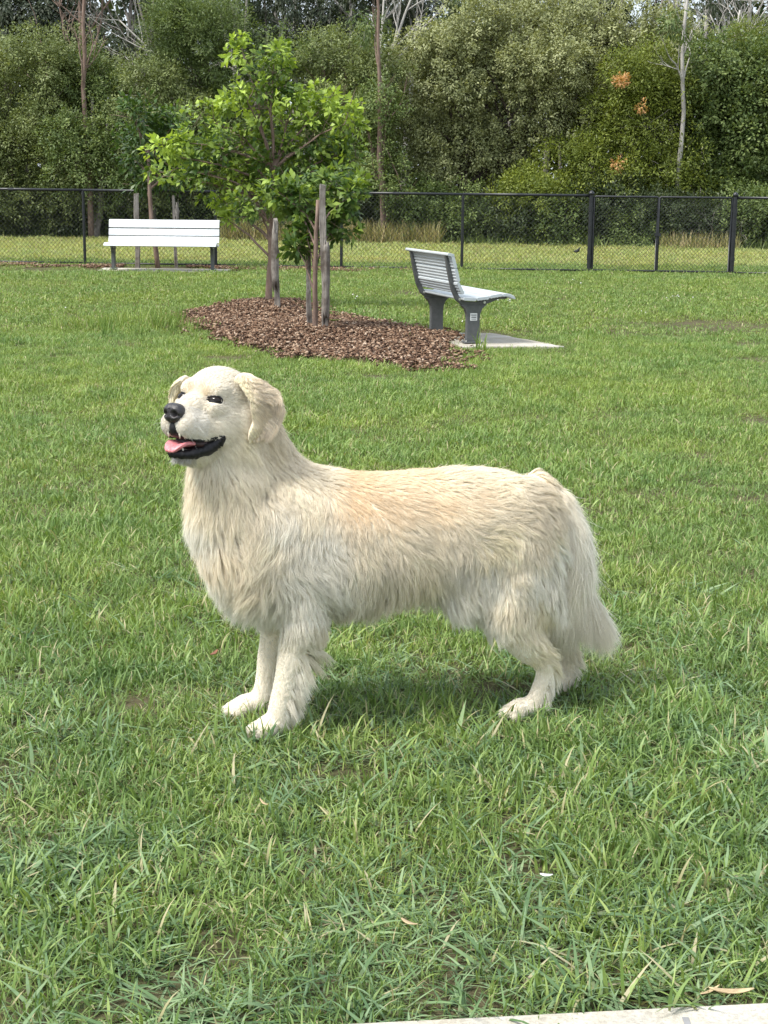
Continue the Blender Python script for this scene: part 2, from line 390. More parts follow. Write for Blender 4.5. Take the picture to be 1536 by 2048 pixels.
P, r = scatter(1.9, 8.0, 15, 12); place('dry_clippings', P, r, straw, .7, 1.3, cover=lambda P: np.clip(vnoise(P, 2.1, 44) * 1.6 - .3, .05, 1))
P, r = scatter(6.0, 14.0, 230, 4); place('grass', P, r, mid, .75, 1.2)
P, r = scatter(6.0, 14.0, 60, 5); place('grass', P, r, fineb, .8, 1.3, cover=lambda P: np.clip(vnoise(P, 1.1, 41) * 2 - .8, 0, 1))
_c = ground(285, 662); P, r = scatter(11.0, 15.0, 60, 8); place('grass', P, r, tall, .9, 1.3, cover=lambda P: np.exp(-((P[:, 0] - _c.x) / .45) ** 2 - ((P[:, 1] - _c.y) / .5) ** 2) * 1.0)
P, r = scatter(14.0, 27.2, 70, 6, 1.2, 1.5); place('grass', P, r, farin, .75, 1.15)
P, r = scatter(27.2, 42.0, 26, 7, 1.25, 2.5); place('grass', P, r, far, .7, 1.1, cleared=False)
# ================================================================== FENCE
m, t, o = nodes('black_coated_steel'); c = objco(t)
pbsdf(t, o, ramp(t, noise(t, 14, 4, .6, c), [(.3, (.010, .011, .013)), (.7, (.022, .024, .028))]), .38, 0, .5); M_BLACK = m
M_WIRE = simple('black_coated_wire', (.016, .019, .018), .5)
fa = ground(168, 531); fb = ground(1467, 551)
FDIR = Vector((fb.x - fa.x, fb.y - fa.y, 0)).normalized(); FN = Vector((FDIR.y, -FDIR.x, 0))    # FN points to the camera
def fence_s(px):                        # distance along the fence where the photo column px crosses it
    r = ray(px, 450); a = Vector((r.x, r.y)); dd = Vector((FDIR.x, FDIR.y)); f0 = Vector((fa.x, fa.y))
    det = a.x * (-dd.y) - a.y * (-dd.x); tt = (f0.x * (-dd.y) - f0.y * (-dd.x)) / det
    q = a * tt; return (q - f0).dot(dd)
def FP(s, z, n=0.0): return Vector((fa.x, fa.y, 0)) + FDIR * s + FN * n + Vector((0, 0, z))
FH = 1.21
def chain(s0, s1, z0, z1, parent, pitch=.072, wr=.0022):
    V = []; Fc = []
    H = z1 - z0; n0 = int((s0 - H * 1.0) / pitch) - 1; n1 = int((s1 + H) / pitch) + 1
    for sg, off in ((1, .004), (-1, -.004)):
        for i in range(n0, n1):
            a = i * pitch; b = a + sg * H * .97          # from (a,z0) to (b,z1)
            # clip to s0..s1
            ts = sorted([(s0 - a) / (b - a), (s1 - a) / (b - a)]); t0 = max(0, ts[0]); t1 = min(1, ts[1])
            if t1 - t0 < .01: continue
            A = FP(a + (b - a) * t0, z0 + H * t0, off); B = FP(a + (b - a) * t1, z0 + H * t1, off)
            d = (B - A).normalized(); u = FN; v = d.cross(u); k = len(V)
            for q in (A, B):
                for j in range(3):
                    an = 2.0944 * j; V.append(q + u * math.cos(an) * wr + v * math.sin(an) * wr)
            for j in range(3):
                j2 = (j + 1) % 3; Fc.append((k + j, k + j2, k + 3 + j2, k + 3 + j))
    ob = mesh_np('chain_mesh', np.array([tuple(v) for v in V]), Fc, M_WIRE, parent); ob['kind'] = 'stuff'; return ob
fence = empty('chain_link_fence'); tag(fence, 'black chain link fence with round posts and top rail running across the dog park', 'fence')
sL, sR = fence_s(-260), fence_s(1860)
posts = [fence_s(x) for x in (-92, 168, 431, 683, 925)] + [fence_s(1770)]
gA, gM, gB = fence_s(1181), fence_s(1316), fence_s(1468)
def post(s, r, h, parent, name='post', cap=True):
    b = MB(); b.tube([FP(s, -.02), FP(s, h)], r, 12); p = b.build(name, M_BLACK, parent, smooth=False)
    if cap:
        k = MB(); k.tube([FP(s, h - .01), FP(s, h + .02), FP(s, h + .045), FP(s, h + .06)], [r * 1.25, r * 1.25, r * .8, r * .15], 12); k.build('cap', M_BLACK, p, smooth=True)
    return p
for s in posts: post(s, .024, FH - .01, fence, cap=False)
post(gA, .036, FH + .02, fence); post(gB, .036, FH + .02, fence)
def rail(s0, s1, z, r, parent, name):
    b = MB(); n = max(2, int((s1 - s0) / .8)); b.tube([FP(s0 + (s1 - s0) * i / n, z + random.uniform(-.003, .003)) for i in range(n + 1)], r, 10); return b.build(name, M_BLACK, parent, smooth=True)
allp = [sL] + posts[:5] + [gA]
for a, b_ in zip(allp[:-1], allp[1:]):
    tr_ = rail(a, b_, FH, .022, fence, 'top_rail'); rail(a, b_, .045, .014, fence, 'bottom_rail'); chain(a + .03, b_ - .03, .03, FH - .01, fence)
    k = MB(); mid_ = a + (b_ - a) * .45; k.tube([FP(mid_ - .05, FH), FP(mid_ + .05, FH)], .026, 10); k.build('rail_sleeve', M_BLACK, tr_)
for s in posts[:5]:
    for z in (.25, .6, .95, 1.15):
        k = MB(); k.tube([FP(s, z - .012), FP(s, z + .012)], .029, 10); k.build('tie_band', M_BLACK, fence)
rail(gB, sR, FH - .01, .022, fence, 'top_rail'); rail(gB, sR, .045, .014, fence, 'bottom_rail'); chain(gB + .04, sR, .03, FH - .02, fence, .072, .0016)
gate = empty('double_gate'); tag(gate, 'black chain link double gate between two thicker capped fence posts', 'gate')
g0, g1 = gA + .05, gB - .05
for (x0, x1) in ((g0, gM - .012), (gM + .012, g1)):
    lf = None; r_ = .017
    lf = MB(); lf.tube([FP(x0, .06), FP(x0, FH - .02), FP(x0 + .02, FH - .012), FP(x1 - .02, FH - .012), FP(x1, FH - .02), FP(x1, .06), FP(x1 - .02, .05), FP(x0 + .02, .05), FP(x0, .06)], r_, 10, cap=False)
    lf = lf.build('gate_frame', M_BLACK, gate, smooth=True); chain(x0 + .01, x1 - .01, .06, FH - .02, lf, .060, .0024)
k = MB(); k.box(FP(gM, .62, .02), (.10, .02, .05), Matrix.Rotation(math.atan2(FDIR.y, FDIR.x), 3, 'Z')); k.build('latch', M_BLACK, gate)
k = MB(); k.tube([FP(gM, .1, .03), FP(gM, .55, .03)], .008, 8); k.build('drop_bolt', M_BLACK, gate)
for x in (gA, gB):
    for z in (.25, 1.0):
        k = MB(); k.tube([FP(x, z - .03), FP(x, z + .03)], .042, 10); k.build('hinge', M_BLACK, gate)

# ================================================================== BENCHES
m, t, o = nodes('powder_coated_slat'); c = objco(t)
pbsdf(t, o, ramp(t, noise(t, 5, 5, .65, c), [(.3, (.62, .65, .67)), (.7, (.73, .75, .76))]), .38, 0, .5, bump(t, noise(t, 260, 2, .5, c), .08, .001)); M_SLAT = m
m, t, o = nodes('grey_slat'); c = objco(t)
pbsdf(t, o, ramp(t, noise(t, 5, 5, .65, c), [(.3, (.47, .51, .53)), (.7, (.56, .60, .62))]), .40, 0, .5); M_SLATG = m
m, t, o = nodes('cast_aluminium'); c = objco(t)
pbsdf(t, o, ramp(t, noise(t, 30, 4, .6, c), [(.3, (.085, .090, .092)), (.7, (.125, .130, .130))]), .5, .25, .5, bump(t, noise(t, 180, 3, .6, c), .2, .001)); M_CAST = m
M_STEEL = simple('bright_steel', (.6, .6, .58), .35, .8)
M_LABEL = simple('label_plate', (.75, .76, .75), .5)
M_INK = simple('label_ink', (.08, .08, .09), .6)

# side profile of the bracket: y = forward (away from backrest), z = up
BACK = [(-.165, .735), (-.140, .65), (-.115, .555), (-.090, .465), (-.052, .395), (.005, .355), (.10, .350), (.21, .374), (.30, .396), (.375, .388)]
def offs(pl, w):
    out = []
    for i, p in enumerate(pl):
        a = pl[max(i - 1, 0)]; b = pl[min(i + 1, len(pl) - 1)]; tx, ty = b[0] - a[0], b[1] - a[1]; L = math.hypot(tx, ty)
        ww = w[i] if hasattr(w, '__len__') else w; out.append((p[0] - ty / L * ww, p[1] + tx / L * ww))
    return out
def rounded(w, h, r, k=4):
    pts = []
    for cx, cy, a0 in ((w / 2 - r, h / 2 - r, 0), (-w / 2 + r, h / 2 - r, 90), (-w / 2 + r, -h / 2 + r, 180), (w / 2 - r, -h / 2 + r, 270)):
        for i in range(k + 1):
            a = R(a0 + 90 * i / k); pts.append((cx + r * math.cos(a), cy + r * math.sin(a)))
    return pts
def bench(L, slat_mat, label, loc, rz, legsp, back_w=.110, seat_w=.110, gap=.004):
    root = empty('bench', loc, rz); tag(root, label, 'bench')
    for sx in (-1, 1):
        x = sx * legsp / 2
        ws = [.020, .030, .034, .036, .042, .050, .050, .036, .026, .016]
        lo = offs(BACK, [-v for v in ws]); prof = BACK + lo[::-1]
        b = MB(); b.prism([(p[0], p[1]) for p in prof], (0, 1, 0), (0, 0, 1), (1, 0, 0), (x, 0, 0), .038); br = b.build('bracket', M_CAST, root, bevel=.005)
        # flared pedestal leg
        lp = []
        for z, hw in ((.012, .062), (.10, .058), (.20, .058), (.25, .062), (.29, .078), (.315, .105), (.325, .125)): lp.append((.075 + hw, z))
        for z, hw in ((.325, .125), (.315, .105), (.29, .078), (.25, .062), (.20, .058), (.10, .058), (.012, .062)): lp.append((.075 - hw, z))
        b = MB(); b.prism(lp, (0, 1, 0), (0, 0, 1), (1, 0, 0), (x, 0, 0), .050)
        b.box((x, .075, .012), (.10, .17, .012))
        lg = b.build('leg', M_CAST, root, bevel=.006)
        for sy in (.005, .145):
            k = MB(); k.tube([(x + .038, sy, .016), (x + .038, sy, .032)], .009, 8); k.build('anchor_bolt', M_STEEL, lg)
            k = MB(); k.tube([(x - .038, sy, .016), (x - .038, sy, .032)], .009, 8); k.build('anchor_bolt', M_STEEL, lg)
        for (by, bz) in ((-.052, .372), (.17, .345)):
            k = MB(); k.tube([(x - .028, by, bz), (x + .028, by, bz)], .011, 10); k.build('bolt', M_STEEL, br)
    # back slats: hollow planks with ribs on the rear side
    def plank(cy, cz, ang, wid, name, thick=.026, ribs=True, curve=0.0):
        prof = rounded(wid, thick, .008, 3)
        A = Vector((0, math.cos(ang), math.sin(ang))); B = Vector((0, -math.sin(ang), math.cos(ang)))
        b = MB(); b.prism(prof, A, B, (1, 0, 0), (0, cy, cz), L)
        if ribs:
            for q in (-.36, -.12, .12, .36): b.prism([(wid * q - .006, -.012), (wid * q + .006, -.012), (wid * q + .004, -.017), (wid * q - .004, -.017)], A, B, (1, 0, 0), (0, cy, cz), L - .02)
        return b.build(name, slat_mat, root, bevel=.0015, segs=1)
    Bp = [Vector((0, p[0], p[1])) for p in BACK]
    # along the back from the top
    def along(pl, d):
        for a, b_ in zip(pl[:-1], pl[1:]):
            l = (b_ - a).length
            if d <= l: return a.lerp(b_, d / l), (b_ - a).normalized()
            d -= l
        return pl[-1], (pl[-1] - pl[-2]).normalized()
    d = .055
    for i in range(3):
        p, tn = along(Bp, d); ang = math.atan2(tn.z, tn.y); nrm = Vector((0, -tn.z, tn.y))
        c = p + nrm * .016; plank(c.y, c.z, ang, back_w, 'back_slat'); d += back_w + gap
    # rolled top lip
    b = MB(); p = Bp[0]; b.prism(rounded(.060, .026, .010, 3), (0, math.cos(R(168)), math.sin(R(168))), (0, -math.sin(R(168)), math.cos(R(168))), (1, 0, 0), (0, p.y + .000, p.z + .008), L); b.build('top_slat', slat_mat, root, bevel=.0015, segs=1)
    for (cy, cz, a) in ((.012, .378, -4), (.128, .383, 6), (.244, .403, 9)):
        plank(cy, cz, R(a), seat_w, 'seat_slat')
    # rounded front slat
    b = MB(); pr = [(.303, .420), (.335, .424), (.372, .418), (.405, .402), (.422, .380), (.415, .372), (.396, .378), (.365, .392), (.335, .397), (.303, .395)]
    b.prism(pr, (0, 1, 0), (0, 0, 1), (1, 0, 0), (0, 0, 0), L); b.build('seat_slat', slat_mat, root, bevel=.004)
    return root
# left bench, seen from the front: faces the camera
pl = ground(232, 541); pr_ = ground(428, 543); c = (pl + pr_) / 2; c.z = .021
dx = pr_ - pl; b1 = bench(1.70, M_SLAT, 'white slatted bench facing the camera in front of the fence', c + Vector((0, -.12, 0)), math.atan2(dx.y, dx.x) + math.pi, (pr_ - pl).length, back_w=.104, gap=.016)
# right bench, seen from behind and one end
pn = ground(944, 691); pf = ground(872, 671); dv = pf - pn; ln = dv.length
n_ = Vector((dv.y, -dv.x, 0)).normalized()
ang = math.atan2(dv.y, dv.x)
fwd = Vector((-math.sin(ang), math.cos(ang), 0))
if fwd.x < 0: ang += math.pi; fwd = -fwd
c = (pn + pf) / 2; c.z = .018
b2 = bench(ln + .20, M_SLATG, 'light grey slatted bench seen from behind on a small concrete pad beside the mulch', c - fwd * .075, ang, ln)
print('BENCH leg spacing', ln, 'left', (pr_ - pl).length, 'dist', pn.y, pf.y)
# small plate with print on the near leg, on the face towards the camera
lgs = [x for x in b2.children if x.name.startswith('leg')]
near_sx = -1 if (Matrix.Rotation(ang, 3, 'Z') @ Vector((-1, 0, 0))).y < 0 else 1
lx = near_sx * ln / 2
lg = lgs[0] if near_sx < 0 else lgs[1]
k = MB(); k.box((lx + near_sx * .0262, .075, .225), (.0016, .062, .062)); pl8 = k.build('label_plate', M_LABEL, lg)
k = MB()
k.box((lx + near_sx * .0276, .075, .243), (.0012, .050, .004)); k.box((lx + near_sx * .0276, .075, .2335), (.0012, .050, .005))
k.box((lx + near_sx * .0276, .075, .219), (.0012, .046, .007))
k.box((lx + near_sx * .0276, .075, .205), (.0012, .046, .004)); k2 = k.build('label_print', M_INK, lg)

# ================================================================== MULCH
m, t, o = nodes('mulch_soil'); p_ = pos(t)
pbsdf(t, o, ramp(t, noise(t, 45, 6, .7, p_), [(.3, (.035, .022, .015)), (.6, (.10, .065, .045)), (.8, (.17, .12, .08))]), .95, 0, .1, bump(t, noise(t, 60, 4, .7, p_), .7, .03)); M_MULCH = m
m, t, o = nodes('bark_chip'); a = attr(t, 'rnd')
pbsdf(t, o, ramp(t, a.outputs['Fac'], [(0, (.050, .030, .022)), (.35, (.15, .085, .052)), (.7, (.27, .17, .11)), (.92, (.41, .29, .20)), (1, (.56, .44, .33))]), .85, 0, .2); M_CHIP = m
mc = MULCH.mean(0)
def mulch_h(P):
    h = np.zeros(len(P))
    for (px, py, r_, hh) in ((545, 622, .75, .07), (630, 672, .8, .06), (780, 690, .9, .03)):
        g = ground(px, py); h = np.maximum(h, hh * np.exp(-(((P[:, 0] - g.x) / r_) ** 2 + ((P[:, 1] - g.y) / (r_ * 1.3)) ** 2)))
    return h
b = MULCH; rings = []
for f in (1.0, .85, .65, .4, .2): rings.append(mc + (b - mc) * f)
n_b = len(b); V = np.concatenate(rings + [mc[None]]); hz = mulch_h(V) + .012; hz[:n_b] = -.02; V = np.concatenate([V, hz[:, None]], 1)
F3 = []
for r_ in range(4):
    for i in range(n_b):
        j = (i + 1) % n_b; F3 += [(r_ * n_b + i, r_ * n_b + j, (r_ + 1) * n_b + j), (r_ * n_b + i, (r_ + 1) * n_b + j, (r_ + 1) * n_b + i)]
for i in range(n_b): F3.append((4 * n_b + i, 4 * n_b + (i + 1) % n_b, 5 * n_b))
tag(mesh_np('mulch_bed', V, F3, M_MULCH, smooth=True), kind='structure')
def chips(name, P, Z, r, l0, l1, mat):
    n = len(P); c = np.stack([P[:, 0], P[:, 1], Z], 1); a = r.random(n) * 6.2832; L = r.uniform(l0, l1, n); W = L * r.uniform(.25, .6, n); el = r.normal(0, .35, n)
    d = np.stack([np.cos(a) * np.cos(el), np.sin(a) * np.cos(el), np.sin(el)], 1); s = np.stack([-np.sin(a), np.cos(a), r.normal(0, .4, n)], 1)
    u = np.cross(d, s); th = r.uniform(.003, .008, n)[:, None]
    V = np.stack([c - d * L[:, None] / 2, c + s * W[:, None] / 2 + u * th, c + d * L[:, None] / 2, c - s * W[:, None] / 2 + u * th, c - u * th * 1.5], 1).reshape(-1, 3)
    b = np.arange(n)[:, None] * 5; F = np.concatenate([b + np.array([[0, 1, 3]]), b + np.array([[1, 2, 3]]), b + np.array([[0, 4, 1]]), b + np.array([[1, 4, 2]]), b + np.array([[2, 4, 3]]), b + np.array([[3, 4, 0]])]).reshape(-1, 3)
    return mesh_np(name, V, F, mat, attrs={'rnd': ('POINT', np.repeat(r.random(n), 5))})
r = np.random.default_rng(77); lo_, hi_ = MULCH.min(0), MULCH.max(0); P = np.stack([r.uniform(lo_[0] - .2, hi_[0] + .2, 52000), r.uniform(lo_[1] - .3, hi_[1] + .3, 52000)], 1)
wob = P + (np.stack([vnoise(P, 5, 61), vnoise(P, 5, 62)], 1) - .5) * .45 + r.normal(0, .07, P.shape); P = P[inside(wob, MULCH)]
tag(chips('mulch_chips', P, mulch_h(P) + .016 + r.random(len(P)) * .03, r, .022, .062, M_CHIP), kind='stuff')
# a strip of mulch and litter under the left part of the fence and round the far sapling
Q = np.stack([r.uniform(fa.x - 4, fa.x + 5.5, 16000), r.random(16000)], 1)
def fence_y(x): return fa.y + FDIR.y / FDIR.x * (x - fa.x)
Q[:, 1] = fence_y(Q[:, 0]) - .1 - np.abs(r.normal(0, .33, 16000)); Q = Q[(vnoise(Q, 2, 71) > .35) & ~inside(Q, SLAB_L)]
tag(chips('bark_litter', Q, .01 + r.random(len(Q)) * .03, r, .03, .08, M_CHIP), kind='stuff')

# ================================================================== STAKES
m, t, o = nodes('weathered_hardwood'); c = objco(t); mp = nn(t, 'ShaderNodeMapping'); mp.inputs['Scale'].default_value = (22, 22, 1.6); t.links.new(c, mp.inputs[0])
f = noise(t, 3, 6, .7, mp.outputs[0], .6)
cc = ramp(t, f, [(.25, (.07, .058, .05)), (.45, (.25, .225, .20)), (.75, (.42, .39, .35))])
st = ramp(t, noise(t, 2.2, 4, .7, c), [(.40, (.42, .38, .36)), (.55, (1, 1, 1))])
pbsdf(t, o, mixc(t, 1, cc, st, 'MULTIPLY'), .85, 0, .2, bump(t, f, .8, .01)); M_STAKE = m
M_HESS = simple('frayed_tie_cloth', (.42, .40, .36), .9, var=.3, scale=30, bmp=.5)
def stake(top, bot, w, d, label, jit=.006, n=12, group=None, split=False, taper=.8):
    root = empty('tree_stake', (bot.x, bot.y, 0)); tag(root, label, 'stake', group)
    a, b_ = Vector((0, 0, -.03)), Vector((top.x - bot.x, top.y - bot.y, top.z))
    s = MB(); sx, sy = [random.uniform(-1, 1) * jit for _ in range(2)]
    for i in range(n + 1):
        u = i / n; c = a.lerp(b_, u) + Vector((sx * math.sin(u * 6 + sy * 90) * 2, sy * math.sin(u * 5) * 2, 0))
        k = 1 - (1 - taper) * u * random.uniform(.7, 1.1); ww, dd = w * k * random.uniform(.88, 1.12), d * k * random.uniform(.88, 1.12); tw = .25 * math.sin(u * 4 + w * 400)
        for q in ((-1, -1), (1, -1), (1, 1), (-1, 1)):
            x, y = q[0] * ww / 2, q[1] * dd / 2; s.v.append((c.x + x * math.cos(tw) - y * math.sin(tw), c.y + x * math.sin(tw) + y * math.cos(tw), c.z + (random.uniform(-.03, .01) if i == n else 0)))
    for i in range(n):
        for k in range(4): k2 = (k + 1) % 4; s.f.append((i * 4 + k, i * 4 + k2, i * 4 + 4 + k2, i * 4 + 4 + k))
    s.f.append((3, 2, 1, 0)); m_ = n * 4; s.f.append((m_, m_ + 1, m_ + 2, m_ + 3))
    s.build('stake_post', M_STAKE, root, bevel=.003, segs=1); return root
YA, YB, YC = ground(545, 618).y, ground(630, 674).y, ground(318, 537).y
def stk(px0, py0, px1, py1, w, d, label, dY=0, **k):
    bot = ground(px1, py1); top = at(px0, py0, bot.y + dY); return stake(top, bot, w, d, label, **k)
G = 'weathered timber stakes beside the young trees'
s1 = stk(551, 437, 553, 630, .060, .045, 'broad split grey stake touching the left mulched sapling trunk', group=G, jit=.012)
s2 = stk(646, 367, 650, 676, .055, .045, 'tallest grey timber stake rising in front of the nearer sapling leaves', group=G, jit=.004, taper=.95)
s3 = stk(615, 505, 621, 668, .048, .04, 'short grey stake left of the nearer sapling trunk', group=G, jit=.008)
s4 = stk(273, 387, 275, 537, .075, .05, 'pale square stake rising behind the left part of the white bench', group=G, jit=.004, taper=.97)
s5 = stk(346, 390, 353, 537, .050, .04, 'narrow pale stake with a split side behind the right part of the white bench', group=G, jit=.004)
# split slivers and cloth ties on the stakes
def wrap(root, z0, z1, w, mat, name, seed, off=(0, 0), split=.35):
    """irregular torn sleeve: a ragged wide strip bent half round the stake"""
    r = random.Random(seed); s = MB(); n = 9; mcol = 6
    for i in range(n + 1):
        u = i / n; z = z0 + (z1 - z0) * u; ww = w * (.45 + .75 * math.sin(math.pi * (u * .8 + .15))) * r.uniform(.85, 1.15)
        for k in range(mcol + 1):
            a = math.pi * (1.0 + k / mcol); ex = r.uniform(-.004, .004)
            s.v.append((off[0] + math.cos(a) * ww + ex, off[1] + math.sin(a) * (.034 + .012 * r.random()) + ex, z + (r.uniform(-.07, .07) if i in (0, n) else r.uniform(-.008, .008))))
    for i in range(n):
        for k in range(mcol):
            q = i * (mcol + 1) + k; s.f.append((q, q + 1, q + mcol + 2, q + mcol + 1))
    o = s.build(name, mat, root, smooth=True)
    md = o.modifiers.new('thick', 'SOLIDIFY'); md.thickness = .004; return o
wrap(s1, .30, .90, .034, M_STAKE, 'split_side', 3, (-.012, -.012))
wrap(s2, .18, .86, .030, M_STAKE, 'split_side', 5, (.010, -.004))
wrap(s5, .78, 1.0, .030, M_STAKE, 'split_side', 8, (.025, 0))
# ================================================================== LEAVES AND BRANCHES
def leafmat(name, stops, trans=.35, rough=.5, spec=.35, newcol=None, dead=None):
    m, t, o = nodes(name); a = attr(t, 'rnd')
    c = ramp(t, a.outputs['Fac'], stops)
    if newcol:
        c = mixc(t, attr(t, 'new').outputs['Fac'], c, newcol)
    leafy(t, o, c, trans, rough, spec); return m
def barkmat(name, lo, hi, sc=6, stretch=.25):
    m, t, o = nodes(name); c = objco(t); mp = nn(t, 'ShaderNodeMapping'); mp.inputs['Scale'].default_value = (1, 1, stretch); t.links.new(c, mp.inputs[0])
    f = noise(t, sc * 3, 6, .7, mp.outputs[0]); pbsdf(t, o, ramp(t, f, [(.3, lo), (.68, hi)]), .85, 0, .2, bump(t, f, .6, .02)); return m
K_PINK = barkmat('pinkish_bark', (.13, .085, .065), (.30, .22, .18)); K_PALE = barkmat('pale_gum_bark', (.26, .24, .22), (.62, .59, .54), 3)
K_DARK = barkmat('dark_bark', (.045, .035, .03), (.13, .10, .085)); K_GREY = barkmat('grey_bark', (.14, .12, .11), (.34, .31, .28))

def leaf_verts(C, D, Nn, L, W, r, fold=.25):
    """each leaf: a folded lozenge, 4 corners, 2 triangles"""
    S_ = np.cross(D, Nn); S_ /= np.linalg.norm(S_, axis=1)[:, None] + 1e-9
    L = L[:, None]; W = W[:, None]; up = np.cross(S_, D)
    V = np.stack([C, C + D * L * .52 + S_ * W * .5 + up * W * fold * r.uniform(-.3, 1, (len(C), 1)), C + D * L - up * L * .12, C + D * L * .48 - S_ * W * .5 + up * W * fold * r.uniform(-.3, 1, (len(C), 1))], 1)
    return V.reshape(-1, 3)
def leaf_F(n):
    b = np.arange(n)[:, None] * 4; return np.concatenate([b + np.array([[0, 1, 3]]), b + np.array([[1, 2, 3]])]).astype(np.int32)
def unit(a): return a / (np.linalg.norm(a, axis=1)[:, None] + 1e-9)
DMUL = {'bg': 1.0}
def crown(name, lobes, mat, parent, seed, leaf=(.09, .04), per=26, clump=.22, dens=10.0, shell=(.70, 1.05), droop=.2, newf=0.0, fill=.15, upb=.25, domes=0.0):
    """lobes: list of (centre Vector, (rx,ry,rz), newness). sprays of leaves sit on the lobes' skins, a few inside"""
    r = np.random.default_rng(seed); Cs = []; Rs = []; Os = []; Nw = []
    if domes:                                   # break every lobe into smaller round domes that sit on its skin
        nl = []
        for (c, rad, nw) in lobes:
            rad_ = np.array(rad, float); nl.append((c, tuple(rad_ * .70), nw)); area = 4 * math.pi * (rad_[0] * rad_[2]); k_ = max(5, int(area / (domes ** 2 * 2.4)))
            for q in range(k_):
                d_ = r.normal(size=3); d_[2] += .25; d_ /= np.linalg.norm(d_); s_ = domes * r.uniform(.6, 1.25)
                nl.append((Vector(tuple(np.array(c) + d_ * rad_ * r.uniform(.72, .95))), (s_, s_, s_ * .78), nw))
        lobes = nl
    for (c, rad, nw) in lobes:
        rad = np.array(rad, float); area = 4 * math.pi * ((rad[0] * rad[1]) ** 1.6 / 3 + (rad[0] * rad[2]) ** 1.6 / 3 + (rad[1] * rad[2]) ** 1.6 / 3) ** (1 / 1.6)
        n = max(5, int(area * dens * DMUL['bg'])); d = unit(r.normal(size=(n, 3)) + np.array([0, 0, upb])); f = r.uniform(shell[0], shell[1], n); inn = r.random(n) < fill; f[inn] *= r.random(inn.sum()) ** .5
        bumpy = 1 + .16 * np.sin(d[:, 0] * 7 + seed) * np.sin(d[:, 2] * 6 + seed * 2 + d[:, 1] * 5)
        Cs.append(np.array(c)[None] + d * rad * (f * bumpy)[:, None]); Os.append(d); Nw.append(np.full(n, nw))
    Cs = np.concatenate(Cs); Os = np.concatenate(Os); Nw = np.concatenate(Nw); m = len(Cs)
    k = r.poisson(per, m) + 3; idx = np.repeat(np.arange(m), k); n = len(idx)
    cs = clump * r.uniform(.6, 1.3, m); ax = unit(Os + r.normal(0, .45, (m, 3)) + np.array([0, 0, .35]))
    u = r.random(n); g = r.normal(0, 1, (n, 3)); g -= (g * ax[idx]).sum(1)[:, None] * ax[idx] * .3
    P = Cs[idx] + ax[idx] * ((u - .35) * cs[idx] * 1.3)[:, None] + g * (cs[idx] * (.42 - .18 * u))[:, None]
    D = unit(ax[idx] * .7 + unit(g) * .9 + np.array([0, 0, -droop]) + r.normal(0, .25, (n, 3)))
    Nn = unit(np.array([0, 0, .9]) + Os[idx] * .6 + (r.normal(0, .35, (m, 3)))[idx] + r.normal(0, .32, (n, 3)))
    L = leaf[0] * r.uniform(.6, 1.25, n); W = leaf[1] * r.uniform(.7, 1.25, n)
    V = leaf_verts(P, D, Nn, L, W, r); cl = r.random(m)
    rnd = np.clip(.38 * r.random(n) + .50 * cl[idx] + .12 * r.random(), 0, 1); new = np.clip(Nw[idx] * (.5 + 1.0 * cl[idx]) + (u - .6) * .8 * (Nw[idx] > .1), 0, 1)
    return mesh_np(name, V, leaf_F(n), mat, parent, attrs={'rnd': ('POINT', np.repeat(rnd, 4)), 'new': ('POINT', np.repeat(new, 4))})

def wiggle(a, b, r0, r1, n, amp, rr, sag=0.0):
    a, b = Vector(a), Vector(b); L = (b - a).length; pts = []; rads = []; off = Vector((0, 0, 0))
    for i in range(n + 1):
        u = i / n; e = 4 * u * (1 - u)
        off += Vector((rr.gauss(0, 1), rr.gauss(0, 1), rr.gauss(0, .5))) * amp * L / n
        pts.append(a.lerp(b, u) + off * min(1, u * 3) * (1 - u * .4) + Vector((0, 0, sag * e * L))); rads.append(r0 + (r1 - r0) * u)
    return pts, rads
def grow(mb, p, d, L, rad, depth, rr, spread=.55, up=.1, n=5, kids=(2, 3), shrink=.68, amp=.10, sides=5):
    pts, d = [Vector(p)], Vector(d).normalized(); rads = [rad]
    for i in range(n):
        d = (d + Vector((rr.gauss(0, amp), rr.gauss(0, amp), rr.gauss(0, amp) + up * .3))).normalized(); pts.append(pts[-1] + d * L / n); rads.append(rad * (1 - .45 * (i + 1) / n))
    mb.tube(pts, rads, sides, cap=False)
    if depth <= 0: return
    for k in range(rr.randint(*kids)):
        j = rr.randint(max(1, n // 2), n); a = rr.random() * 6.283; per = d.orthogonal().normalized(); per = Matrix.Rotation(a, 3, d) @ per
        nd = (d + per * spread * rr.uniform(.6, 1.5)).normalized(); grow(mb, pts[j], nd, L * shrink * rr.uniform(.7, 1.2), rads[j] * .72, depth - 1, rr, spread, up, n, kids, shrink, amp, sides)

def lobes_px(lst, Y, rd=None, ydep=.8, jit=.0, rr=random):
    """(px, py, rx, ry[, newness[, dY]]) -> lobes in metres at depth Y"""
    out = []; k = pxm(Y)
    for q in lst:
        px, py, rx, ry = q[:4]; nw = q[4] if len(q) > 4 else 0; dY = q[5] if len(q) > 5 else rr.uniform(-jit, jit)
        out.append((at(px, py, Y + dY), (rx * k, (rx + ry) * .5 * k * ydep, ry * k), nw))
    return out

